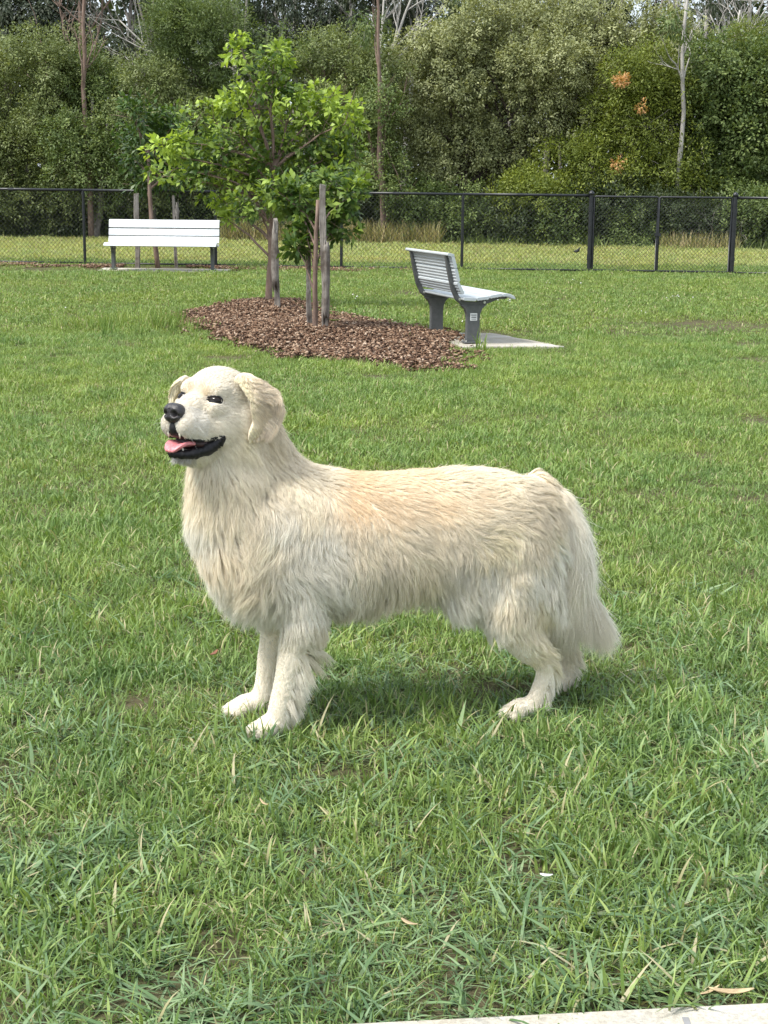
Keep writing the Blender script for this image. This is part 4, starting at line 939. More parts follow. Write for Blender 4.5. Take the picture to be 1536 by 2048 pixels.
# legs: near fore, far fore
chainb(bm, [D(604, 1150, .080), D(610, 1235, .088), D(588, 1300, .086), D(572, 1370, .085), D(562, 1412, .085), D(556, 1440, .085)], [.058, .048, .0350, .0290, .0290, .027])
chainb(bm, [D(560, 1160, -.09), D(556, 1240, -.082), D(543, 1300, -.08), D(532, 1360, -.08), D(524, 1400, -.08), D(512, 1425, -.08)], [.055, .042, .032, .026, .026, .024])
# hind legs near, far
chainb(bm, [D(1030, 1150, .075), D(1010, 1215, .085), D(1040, 1272, .088), D(1086, 1322, .085), D(1092, 1345, .085), D(1078, 1385, .085), D(1062, 1418, .085)], [.070, .060, .045, .027, .0235, .0215, .022])
chainb(bm, [D(1070, 1150, -.08), D(1060, 1215, -.085), D(1090, 1255, -.085), D(1128, 1300, -.085), D(1136, 1325, -.085), D(1128, 1360, -.085), D(1120, 1388, -.085)], [.08, .060, .040, .025, .0225, .021, .021])
# paws: a pad and four toes, pointing where the dog stands
def paw(px, py, off, fx=-1.0, fn=.25, s=1.0, ln=1.0):
    c = D(px, py, off); c.z = .018; f = (-DS * 1.0 + DN * fn).normalized(); l = Vector((0, 0, 1)).cross(f)
    ellipsoid(bm, c + Vector((0, 0, .012)), (f, l, Vector((0, 0, 1))), (.040 * s * ln, .032 * s, .026 * s))
    for i, (a, b) in enumerate(((-.026, .022), (-.009, .036), (.009, .036), (.026, .022))):
        ellipsoid(bm, c + f * (b * ln + .008) * s + l * a * s + Vector((0, 0, .000)), (f, l, Vector((0, 0, 1))), (.024 * s, .0105 * s, .0185 * s), 12)
PAWS = [(545, 1448, .085, 1.02, 1.1), (498, 1428, -.08, .98, 1.15), (1046, 1422, .085, .92, 1.2), (1108, 1390, -.085, .90, 1.1)]
for (a, b, c, s_, l_) in PAWS: paw(a, b, c, s=s_, ln=l_)
# tail core
TAILP = [D(1072, 972, 0), D(1105, 1000, .005), D(1132, 1050, .01), D(1146, 1110, .015), D(1170, 1165, .02), D(1200, 1215, .025)]
chainb(bm, TAILP, [.034, .030, .026, .020, .014, .008])
# head
he(bm, -6.2, 0, 1.0, 7.4, 7.4, 6.9); he(bm, -3.2, 0, 2.6, 4.2, 5.2, 3.2); he(bm, -9.5, 0, -2.0, 5.6, 6.0, 6.2)
for s_ in (1, -1):
    he(bm, -1.5, s_ * 3.6, 2.1, 2.8, 2.9, 2.4); he(bm, -5.0, s_ * 4.6, -5.0, 5.6, 3.4, 5.6); he(bm, -7.5, s_ * 4.2, -9.0, 4.0, 3.0, 4.0)
    he(bm, 4.2, s_ * 2.7, -6.5, 4.0, 2.1, 3.2); he(bm, 0.8, s_ * 3.5, -6.5, 4.4, 2.1, 3.4); he(bm, 5.9, s_ * 1.9, -6.6, 2.2, 1.8, 2.3)
    he(bm, -1.0, s_ * 4.9, -1.9, 3.2, 2.0, 2.2)
he(bm, 0.2, 0, -2.0, 5.2, 4.0, 3.2); he(bm, 3.4, 0, -3.8, 4.8, 3.5, 2.7); he(bm, 5.7, 0, -4.4, 2.5, 3.2, 2.5)
# lower jaw
he(bm, -5.0, 0, -11.4, 4.6, 4.6, 2.4); he(bm, -1.2, 0, -12.8, 4.4, 3.3, 1.4); he(bm, 2.4, 0, -13.4, 3.6, 2.4, .9); he(bm, 4.2, 0, -13.4, 1.8, 1.9, .95)
he(bm, -8.0, 0, -9.5, 4.5, 5.0, 5.0)
me = bpy.data.meshes.new('body'); bm.to_mesh(me); bm.free()
body = bpy.data.objects.new('body', me); link(body)
md = body.modifiers.new('r', 'REMESH'); md.mode = 'VOXEL'; md.voxel_size = .0050; md.use_smooth_shade = True
md = body.modifiers.new('s', 'SMOOTH'); md.factor = .5; md.iterations = 14
dg = bpy.context.evaluated_depsgraph_get(); me2 = bpy.data.meshes.new_from_object(body.evaluated_get(dg)); body.modifiers.clear(); body.data = me2; me2.name = 'body'
for p in me2.polygons: p.use_smooth = True
nV = len(me2.vertices); BV = np.zeros(nV * 3, np.float32); me2.vertices.foreach_get('co', BV); BV = BV.reshape(-1, 3)
me2.calc_loop_triangles(); TRI = np.zeros(len(me2.loop_triangles) * 3, np.int32); me2.loop_triangles.foreach_get('vertices', TRI); TRI = TRI.reshape(-1, 3)
print('dog body verts', nV, BV.min(0), BV.max(0))
BVH = BVHTree.FromPolygons([tuple(v) for v in BV], [tuple(int(i) for i in t_) for t_ in TRI])

# ---- colour of the coat: cream, tan on the back and ears, white legs
m, t, o = nodes('coat_skin'); pbsdf(t, o, ramp(t, noise(t, 9, 4, .6, objco(t)), [(.3, (.76, .67, .52)), (.7, (.84, .76, .63))]), .8, 0, .1); M_SKIN = m
me2.materials.clear(); me2.materials.append(M_SKIN)
m, t, o = nodes('coat_hair'); a = attr(t, 'tone'); 
hb = nn(t, 'ShaderNodeBsdfPrincipled'); t.links.new(a.outputs['Color'], hb.inputs['Base Color']); hb.inputs['Roughness'].default_value = .52; hb.inputs['Specular IOR Level'].default_value = .22
tr = nn(t, 'ShaderNodeBsdfTranslucent'); t.links.new(a.outputs['Color'], tr.inputs[0]); mx = nn(t, 'ShaderNodeMixShader'); mx.inputs[0].default_value = .22
t.links.new(hb.outputs[0], mx.inputs[1]); t.links.new(tr.outputs[0], mx.inputs[2]); t.links.new(mx.outputs[0], o.inputs[0]); M_HAIR = m

WHITE = np.array((.945, .90, .80)); CREAM = np.array((.93, .845, .68)); TAN = np.array((.86, .68, .46)); PINK = np.array((.88, .78, .64)); YEL = np.array((.92, .83, .57)); GREY = np.array((.78, .745, .67))
# flow guides drawn along the coat: photo px, direction on the side plane (x right, y down), length cm, lift, waviness, colour
GD = [
 (560, 885, .6, .8, 3.0, .30, .25, CREAM), (500, 920, .1, 1, 4.5, .25, .3, CREAM), (430, 950, -.05, 1, 6.0, .22, .35, CREAM), (385, 960, -.1, 1, 6.0, .28, .35, CREAM), (395, 1040, -.12, 1, 6.0, .28, .35, WHITE),
 (450, 1010, .0, 1, 7.0, .18, .45, CREAM * .97 + TAN * .03), (430, 1090, -.05, 1, 7.0, .25, .45, CREAM * .8 + TAN * .2), (425, 1140, -.15, 1, 6.5, .3, .4, WHITE), (520, 1050, -.25, 1, 7, .15, .5, CREAM), (500, 1130, -.5, .9, 7, .18, .5, CREAM * .9 + TAN * .1), (470, 1190, -.5, .9, 6.0, .3, .4, WHITE),
 (520, 1215, -.5, .9, 5.0, .3, .35, WHITE), (560, 960, .1, 1, 4, .15, .35, CREAM), (560, 1020, -.15, 1, 5, .15, .4, WHITE * .9 + GREY * .1), (600, 1000, .25, 1, 3.5, .12, .25, CREAM), (620, 1060, .15, 1, 3.6, .12, .3, WHITE), (570, 1130, -.1, 1, 5, .15, .45, WHITE), (630, 1140, .3, 1, 5.0, .2, .5, WHITE), (600, 1190, .1, 1, 3.0, .15, .3, WHITE),
 (650, 1190, .45, .9, 4.5, .3, .6, WHITE), (640, 935, .9, .4, 3.0, .25, .25, CREAM), (700, 950, .8, .7, 2.6, .14, .2, TAN * .9 + CREAM * .1), (700, 985, .5, .9, 2.4, .12, .2, TAN), (760, 950, .9, .35, 2.8, .14, .2, CREAM * .4 + TAN * .6), (760, 990, .8, .6, 3, .10, .2, CREAM * .25 + TAN * .75),
 (840, 945, 1, .25, 3.0, .2, .3, CREAM * .5 + TAN * .5), (900, 940, 1, .12, 3.4, .3, .45, CREAM), (850, 990, .9, .45, 3.2, .10, .25, CREAM * .35 + TAN * .65), (930, 985, .95, .3, 3.4, .10, .3, CREAM * .55 + TAN * .45), (960, 935, 1, .1, 3.4, .25, .45, CREAM), (1020, 948, .95, .4, 3.6, .25, .45, CREAM), (1060, 970, .7, .7, 4.5, .4, .6, CREAM * .8 + TAN * .2),
 (720, 1060, .55, .85, 3.4, .12, .25, CREAM * .75 + PINK * .25), (800, 1060, .75, .65, 3.8, .14, .4, CREAM * .8 + PINK * .2), (880, 1050, .7, .75, 3.6, .14, .4, CREAM * .7 + PINK * .3), (740, 1130, .15, 1, 4.5, .14, .3, CREAM * .8 + GREY * .2), (820, 1120, -.05, 1, 5.0, .14, .4, CREAM * .9 + TAN * .1),
 (700, 1190, -.1, 1, 5.0, .15, .35, CREAM * .6 + GREY * .4), (780, 1185, -.45, .9, 5.5, .18, .35, CREAM), (700, 1235, -.5, 1, 7.5, .25, .4, WHITE), (740, 1222, -.4, 1, 7.5, .25, .5, WHITE), (800, 1210, -.15, 1, 7.0, .25, .5, WHITE), (870, 1190, .1, 1, 6.5, .2, .5, WHITE), (890, 1110, .2, 1, 5.0, .12, .35, WHITE * .7 + CREAM * .3),
 (920, 1200, .2, 1, 4.2, .2, .4, WHITE), (950, 1010, .85, .35, 3.6, .15, .5, CREAM), (960, 1060, .5, .5, 3.8, .18, .6, YEL * .5 + CREAM * .5), (1010, 1010, .95, .1, 3.6, .14, .5, CREAM * .9 + TAN * .1), (1060, 1010, .8, .5, 3.6, .14, .4, PINK * .4 + CREAM * .6), (1060, 1060, .45, .9, 3.2, .12, .3, PINK * .4 + CREAM * .6), (1000, 1100, .4, .9, 3.2, .12, .3, CREAM),
 (960, 1130, .1, 1, 4.0, .15, .4, WHITE), (1040, 1130, .15, 1, 4.0, .12, .35, WHITE), (990, 1190, .2, 1, 4.5, .2, .4, CREAM), (950, 1230, .35, 1, 4.0, .2, .35, WHITE), (1090, 1090, .5, .9, 6.0, .3, .5, WHITE), (1090, 1150, .3, 1, 8.0, .28, .6, WHITE), (1060, 1200, .15, 1, 6.0, .2, .5, YEL * .4 + CREAM * .6), (1100, 1210, .15, 1, 7.5, .25, .7, WHITE),
 (1010, 1240, .4, .9, 3.6, .2, .3, CREAM), (1060, 1275, .5, .85, 4.0, .2, .4, YEL * .4 + CREAM * .6), (1000, 1280, .5, .9, 3.5, .28, .3, WHITE), (1100, 1310, .15, 1, 4.5, .25, .5, YEL * .3 + CREAM * .7), (1070, 1340, .1, 1, 1.4, .12, .1, WHITE), (1110, 1350, .2, 1, 4.0, .25, .4, CREAM), (1075, 1400, .1, 1, 1.2, .12, .1, WHITE), (1095, 1390, .1, 1, 3.0, .2, .3, CREAM), (1045, 1425, -.6, .5, .8, .15, 0, WHITE),
 (580, 1260, .05, 1, 1.8, .14, .15, WHITE * .8 + YEL * .2), (575, 1330, .1, 1, 1.2, .12, .1, WHITE), (565, 1400, .1, 1, 1.0, .12, .05, WHITE), (545, 1445, -.6, .6, .7, .15, 0, WHITE), (635, 1240, .35, .9, 4.5, .25, .4, CREAM), (615, 1310, .5, .9, 4.0, .25, .3, CREAM * .7 + PINK * .3), (600, 1370, .3, 1, 3.2, .2, .3, CREAM * .8 + PINK * .2),
 (530, 1300, 0, 1, 1.1, .12, .1, WHITE), (520, 1400, 0, 1, 1.0, .12, .05, WHITE), (495, 1430, -.6, .5, .7, .15, 0, WHITE), (1125, 1310, .1, 1, 3.0, .2, .3, CREAM), (1130, 1370, .1, 1, 2.5, .2, .3, WHITE)]
def plane_st(P):
    q = P - np.array(DO)[None]; return np.stack([q @ np.array(DS), q[:, 2]], 1)
GST = plane_st(np.array([tuple(D(g[0], g[1], 0)) for g in GD])); GDIR = np.array([[g[2], -g[3]] for g in GD], float); GDIR /= np.linalg.norm(GDIR, axis=1)[:, None]
GLEN = np.array([g[4] for g in GD]); GLIFT = np.array([g[5] for g in GD]); GWAV = np.array([g[6] for g in GD]); GCOL = np.array([g[7] for g in GD])
nDS, nDN, nHF, nHL, nHU, nHO, nDO = (np.array(v) for v in (DS, DN, HF, HL, HU, HO, DO))
TP = np.array([tuple(v) for v in TAILP])
def head_co(P): q = (P - nHO[None]) * 100; return np.stack([q @ nHF, q @ nHL, q @ nHU], 1)
def smooth(x, a, b): u = np.clip((x - a) / (b - a), 0, 1); return u * u * (3 - 2 * u)
def coat(P, Nn):
    """flow direction, length (m), lift, wave, colour at surface points"""
    st = plane_st(P); n = len(P); side = (P - nDO[None]) @ nDN
    d2 = ((st[:, None, :] - GST[None]) ** 2).sum(2); wg = 1 / (d2 + .00035) ** 1.8; wg /= wg.sum(1)[:, None]
    dr = wg @ GDIR; ln = wg @ GLEN; lf = wg @ GLIFT; wv = wg @ GWAV; cl = wg @ GCOL
    Dv = dr[:, 0:1] * nDS[None] + dr[:, 1:2] * np.array([[0, 0, 1.0]])
    # top of the back: keep it running along the spine and sleek
    # legs: longer hair on the rear edge, short in front
    low = st[:, 1] < .235
    rear = (Nn @ nDS); legw = low & (st[:, 1] > .035)
    ln = np.where(legw, ln * np.clip(.45 + 1.3 * np.clip(rear, -.3, 1), .22, 1.6), ln); ln = np.where(st[:, 1] < .045, np.minimum(ln, .9), ln)
    rw = smooth(rear, .15, .55) * legw; hind = st[:, 0] > .35; ln = ln * (1 - rw) + rw * np.where(hind, 3.8, np.interp(st[:, 1], [.04, .10, .20], [2.2, 5.0, 6.5]))
    lf = lf * (1 - rw) + rw * .45; wv = wv * (1 - rw) + rw * .35
    Dv = Dv + nDS[None] * (rw * np.where(hind, .30, .50))[:, None]
    # between the legs / underside: hang down
    under = np.clip(-Nn[:, 2], 0, 1)[:, None] * (st[:, 1] > .235)[:, None]; Dv = Dv * (1 - under * .5) + np.array([[0, 0, -1.0]]) * under * .6
    # front of the chest on the far side leans forward a bit
    # head
    h = head_co(P); hw = smooth(h[:, 0], -15.5, -9.5) * smooth(h[:, 2], -17, -12.5) * (h[:, 0] > -16) * smooth(-st[:, 0] + .0, -.02, .06)
    f, l, u = h.T
    hd = np.stack([-1.0 - 0 * f, np.sign(l) * np.clip(np.abs(l) * .06, 0, .5), np.where(u > 1, .35, -.25 - .05 * np.clip(-u, 0, 12))], 1)
    hd = np.where((f > 2)[:, None], np.stack([-1 + 0 * f, l * .05, np.where(u < -4, -.45, .0)], 1), hd)
    hd = np.where((u > 3.5)[:, None], np.stack([-1 + 0 * f, l * .07, 0 * f - .05], 1), hd)
    HD = hd[:, 0:1] * nHF + hd[:, 1:2] * nHL + hd[:, 2:3] * nHU
    hl = .60 + 1.0 * smooth(-f, -3, 6) + 1.3 * smooth(-f, 4, 10) + 2.6 * smooth(-u, 2, 9) * smooth(-f, -1, 5); hl = np.where(f > 6, .38, hl)
    hl = np.where((u < -10.5) & (f > -4), 1.0, hl); hl = np.where((f < -6) & (np.abs(l) > 5.2) & (u > -9), 1.2, hl)
    hc = WHITE[None] * .5 + CREAM[None] * .5 + 0 * f[:, None]
    brow = np.exp(-((f + 1.0) ** 2 / 7 + (np.abs(l) - 2.4) ** 2 / 2.0 + (u - 1.6) ** 2 / 2.2))[:, None]; hc = hc * (1 - brow * .75) + np.array((.80, .62, .34)) * brow * .75
    ey = np.exp(-((f - .6) ** 2 / 2.2 + (np.abs(l) - 4.3) ** 2 / 2.2 + (u + .15) ** 2 / .9))[:, None]; hc = hc * (1 - ey * .72) + np.array((.20, .14, .10)) * ey * .72
    far_l = (f < -4)  & (u > 5); hc = hc * (1 - .0 * far_l[:, None])
    jaw = (np.exp(-((f + 6.5) ** 2 / 14 + (u + 8) ** 2 / 12)) * .6)[:, None]; hc = hc * (1 - jaw) + (YEL * .9) * jaw
    hc = np.where(((f > 2) & (u < -2.5))[:, None], WHITE * .6 + GREY * .4, hc)
    chin = ((f > 1.5) & (u < -12.5))[:, None]; hc = np.where(chin, GREY * .75, hc)
    Dv = Dv * (1 - hw[:, None]) + HD * hw[:, None]; ln = ln * (1 - hw) + hl * hw; lf = lf * (1 - hw) + .17 * hw; wv = wv * (1 - hw) + .22 * hw; cl = cl * (1 - hw[:, None]) + hc * hw[:, None]
    # tail
    dmin = np.full(n, 9.0); par = np.zeros(n)
    for i in range(len(TP) - 1):
        a, b = TP[i], TP[i + 1]; ab = b - a; tt = np.clip(((P - a) @ ab) / (ab @ ab), 0, 1); dd = np.linalg.norm(P - (a + tt[:, None] * ab), axis=1); k = dd < dmin; dmin = np.where(k, dd, dmin); par = np.where(k, i + tt, par)
    tw = smooth(par, .3, 1.4) * (dmin < .045)
    u = par / 5.0
    # long feather falls from the underside of the tail; the upper side lies close
    tdx = np.interp(par, [0, 1, 2, 3, 4, 5], [.75, .45, -.02, -.14, .10, .52]); tdz = -np.ones(n)
    out = np.clip(-(Nn @ nDS) * .0 + (Nn @ (nDS * .85 + np.array([0, 0, .5]))), 0, 1)
    tlen = np.interp(par, [0, 1, 2, 3, 4, 5], [5.5, 8.5, 13, 16.0, 12.8, 9.0]); tlen = tlen * (1 - .12 * out)
    TD = tdx[:, None] * nDS + tdz[:, None] * np.array([0, 0, 1.0])
    Dv = Dv * (1 - tw[:, None]) + TD * tw[:, None]; ln = ln * (1 - tw) + tlen * tw; lf = lf * (1 - tw) + np.interp(par, [0, 1, 2, 3, 4], [.40, .70, .70, .38, .16]) * tw; wv = wv * (1 - tw) + np.interp(par, [0, 2, 3, 5], [.6, .5, .22, .12]) * tw
    cl = cl * (1 - tw[:, None]) + (CREAM * .55 + WHITE * .45)[None] * tw[:, None]
    tipw = smooth(out, .2, .8)[:, None] * tw[:, None]; cl = cl * (1 - tipw * .7) + WHITE * tipw * .7
    Dv /= np.linalg.norm(Dv, axis=1)[:, None] + 1e-9
    mz = ((f > 4.8) & (u < -4.9) & (np.abs(l) < 1.9 + .12 * (u + 5)) & (u > -10))[:, None]; cl = np.where(mz, np.array((.10, .095, .09)), cl)
    return Dv, ln * .01, lf, wv, cl, hw, tw, par
def sample(Vv, Tt, dens_fn, n, seed):
    r = np.random.default_rng(seed); a, b, c = Vv[Tt[:, 0]], Vv[Tt[:, 1]], Vv[Tt[:, 2]]; cr_ = np.cross(b - a, c - a); ar = np.linalg.norm(cr_, axis=1) / 2; wt = ar * dens_fn((a + b + c) / 3); cdf = np.cumsum(wt); cdf /= cdf[-1]
    i = np.searchsorted(cdf, r.random(n)); u, v = r.random(n), r.random(n); k = u + v > 1; u[k] = 1 - u[k]; v[k] = 1 - v[k]
    P = a[i] + u[:, None] * (b[i] - a[i]) + v[:, None] * (c[i] - a[i]); return P, cr_[i] / (np.linalg.norm(cr_[i], axis=1)[:, None] + 1e-12)
# bare skin where lips, nose, eyes sit
EYES = [(0.25, 4.8, -.15), (0.25, -4.8, -.15)]
def bald(P):
    h = head_co(P); f, l, u = h.T; b = np.zeros(len(P), bool)
    for (a, c, e) in EYES: b |= ((f - a) ** 2 / 6 + ((l - c) / 1.9) ** 2 + ((u - e) / 1.0) ** 2) < 1
    b |= (f > 6.9) & (np.abs(l) < 1.9) & (u > -6.0) & (u < -2.6)      # nose
    b |= (u < -7.6) & (u > -13.1 + np.clip(6 - f, 0, 20) * .45 + np.clip(.5 - f, 0, 20) * .5) & (f > -2.6) & ((np.abs(l) < 6.5)) & (u < -9.2 + np.clip(1.5 - f, 0, 3.5) * .45) & (f < 8)   # inside of the mouth
    return b
def hdens(C):
    h = head_co(C); near = (h[:, 0] > -14) & (h[:, 2] > -15) & ((C - nDO) @ nDS < .12); 
    q = C - nDO; sx = q @ nDS; tl = np.full(len(C), 9.0)
    for i in range(1, len(TP) - 1):
        a, b = TP[i], TP[i + 1]; ab = b - a; tt = np.clip(((C - a) @ ab) / (ab @ ab), 0, 1); tl = np.minimum(tl, np.linalg.norm(C - (a + tt[:, None] * ab), axis=1))
    return np.where(near, 4.2, 1.0) * np.where(tl < .036, 6.5, 1.0) * np.where((q[:, 2] > .235) & (q[:, 2] < .33) & (sx < .5), 1.5, 1.0)

NS = 8                                 # points on a strand
gP, gN = sample(BV, TRI, hdens, 19000, 5); k = ~bald(gP); gP, gN = gP[k], gN[k]
gD, gL, gLf, gW, gC, gHw, gTw, gPar = coat(gP, gN); nG = len(gP)
r = np.random.default_rng(9)
vn = lambda P, s, sd_: vnoise(np.stack([P[:, 0] + P[:, 1] * .7, P[:, 2] + P[:, 1] * .4], 1), s, sd_)
# slow swirl so that the locks part and cross as on a live coat
ang = ((vn(gP, 17, 1) - .5) * 1.7 + (vn(gP, 6, 3) - .5) * 1.1) * np.clip(gW * 2.2, .15, 1.0) * (1 - .75 * gHw) * (1 - .6 * gTw); ca, sa = np.cos(ang)[:, None], np.sin(ang)[:, None]
gD = gD * ca + np.cross(gN, gD) * sa
gL = gL * (.84 + .45 * vn(gP, 30, 2)) * r.uniform(.80, 1.2, nG) * np.where(gHw > .5, .95, 1.08)
GP = np.zeros((nG, NS, 3)); GP[:, 0] = gP; curp = gP.copy(); curn = gN.copy(); ph = r.random(nG) * 6.28 + vn(gP, 12, 6) * 9
freq = r.uniform(.55, .95, nG)
tree_find = BVH.find_nearest
for s_ in range(1, NS):
    tt = s_ / (NS - 1)
    dn_ = (gD * curn).sum(1)[:, None]; tang = gD - np.where(dn_ < 0, dn_, dn_ * .45) * curn; tl = np.linalg.norm(tang, axis=1)[:, None]; tang = np.where(tl > .15, tang / (tl + 1e-9), gD)
    hang = np.clip(gL / .05, 0, 1)[:, None] * tt * .35
    dirv = tang + curn * (gLf * (1.15 - .75 * tt))[:, None] + np.array([[0, 0, -1.0]]) * hang
    dirv /= np.linalg.norm(dirv, axis=1)[:, None]
    dirv = np.where(gTw[:, None] > .5, gD * .93 + curn * (gLf * (1 - tt))[:, None] + np.array([[0, 0, -.18]]), dirv)
    lat = np.cross(curn, dirv); wave = np.sin(ph + tt * freq * np.clip(gL / .03, .8, 2.6) * 3.2) * gW * .62
    step = gL / (NS - 1); curp = curp + (dirv + lat * wave[:, None]) * step[:, None]
    # keep the strand on the outside of the body
    mh = .0015 + gL * gLf * .45 * min(1, tt * 2)
    for i in range(nG):
        if gTw[i] > .5 : continue
        q, nrm_, _, dist = tree_find(curp[i], .08)
        if q is None: continue
        dd = (curp[i][0] - q[0]) * nrm_[0] + (curp[i][1] - q[1]) * nrm_[1] + (curp[i][2] - q[2]) * nrm_[2]
        if dd < mh[i]: curp[i] += np.array(nrm_) * (mh[i] - dd)
        if dist is not None and dist < .03: curn[i] = nrm_
    GP[:, s_] = curp
kd = kdtree.KDTree(nG)
for i in range(nG): kd.insert(gP[i], i)
kd.balance()
def fur(name, n, seed, rad, parent, jl=.25, clump=.62, tone_j=.06, dens=hdens, src=(BV, TRI)):
    P, Nn = sample(src[0], src[1], dens, n, seed); k = ~bald(P); P, Nn = P[k], Nn[k]; n = len(P); r = np.random.default_rng(seed + 1)
    gi = np.array([kd.find(p)[1] for p in P]); ok = (gN[gi] * Nn).sum(1) > .2; P, Nn, gi = P[ok], Nn[ok], gi[ok]; n = len(P)
    off = P - gP[gi]; tt = np.linspace(0, 1, NS)[None, :, None]
    cl = (clump * np.clip(gL[gi] / .022, .4, 1) * (1 - .3 * gHw[gi]) * r.uniform(.75, 1.15, n))[:, None, None]; stray = (r.random(n) < .05)[:, None, None]; cl = np.where(stray, .1, cl)
    sh = 1 - np.clip(tt ** .8 * cl, 0, .96)
    L = (r.uniform(1 - jl, 1.0, n) * np.where(r.random(n) < .25, .6, 1.0))[:, None, None]
    # length jitter: resample along the guide
    Gs = GP[gi]; tq = np.linspace(0, 1, NS)[None] * L[:, :, 0]; x = tq * (NS - 1); i0 = np.clip(x.astype(int), 0, NS - 2); fr = (x - i0)[:, :, None]
    rows = np.arange(n)[:, None]; path = Gs[rows, i0] * (1 - fr) + Gs[rows, i0 + 1] * fr - gP[gi][:, None]
    tan = Gs[:, -1] - Gs[:, 0]; ll = np.linalg.norm(tan, axis=1); fz = np.cross(tan / (ll[:, None] + 1e-9), Nn)
    fuzz = (fz[:, None] * r.normal(0, 1, (n, 1, 1)) + Nn[:, None] * np.abs(r.normal(0, 1, (n, 1, 1)))) * (ll * .055)[:, None, None] * tt ** 1.5
    pts = gP[gi][:, None] + path + off[:, None] * sh + fuzz * np.where(stray, 2.6, 1.0)
    pts[:, 0] -= Nn * .002
    col = gC[gi] * (1 + r.normal(0, tone_j, (n, 1))) * (.90 + .16 * vn(P, 14, 8))[:, None] * (.93 + .10 * r.random(nG)[gi])[:, None] * r.uniform(.93, 1.04, n)[:, None]
    return hair_obj(name, pts, col, rad, parent)
def hair_obj(name, pts, col, rad, parent, mat=None):
    n, k = pts.shape[:2]; cu = bpy.data.hair_curves.new(name); cu.add_curves([k] * n)
    cu.attributes['position'].data.foreach_set('vector', (pts + np.array(DINV)[None, None]).astype(np.float32).ravel())
    ra = cu.attributes.get('radius') or cu.attributes.new('radius', 'FLOAT', 'POINT'); rr_ = rad * np.interp(np.linspace(0, 1, k), [0, .55, 1], [1, .85, .12])[None] * np.random.default_rng(3).uniform(.75, 1.2, (n, 1)); ra.data.foreach_set('value', rr_.astype(np.float32).ravel())
    ca_ = cu.attributes.new('tone', 'FLOAT_COLOR', 'CURVE'); c4 = np.concatenate([np.clip(col, 0, .97), np.ones((n, 1))], 1); ca_.data.foreach_set('color', c4.astype(np.float32).ravel())
    cu.materials.append(mat or M_HAIR); o = bpy.data.objects.new(name, cu); link(o, parent); return o

body.parent = dog; me2.transform(Matrix.Translation(DINV))
f1 = fur('coat', 400000, 11, .00038, body); f1['kind'] = 'stuff'
def dmesh(name, mb_or_bm, mat, parent, smooth=True):
    if isinstance(mb_or_bm, MB): o = mb_or_bm.build(name, mat, parent, smooth=smooth)
    else:
        me = bpy.data.meshes.new(name); mb_or_bm.to_mesh(me); mb_or_bm.free(); me.materials.append(mat)
        if smooth:
            for p in me.polygons: p.use_smooth = True
        o = bpy.data.objects.new(name, me); link(o, parent)
    o.data.transform(Matrix.Translation(DINV)); return o
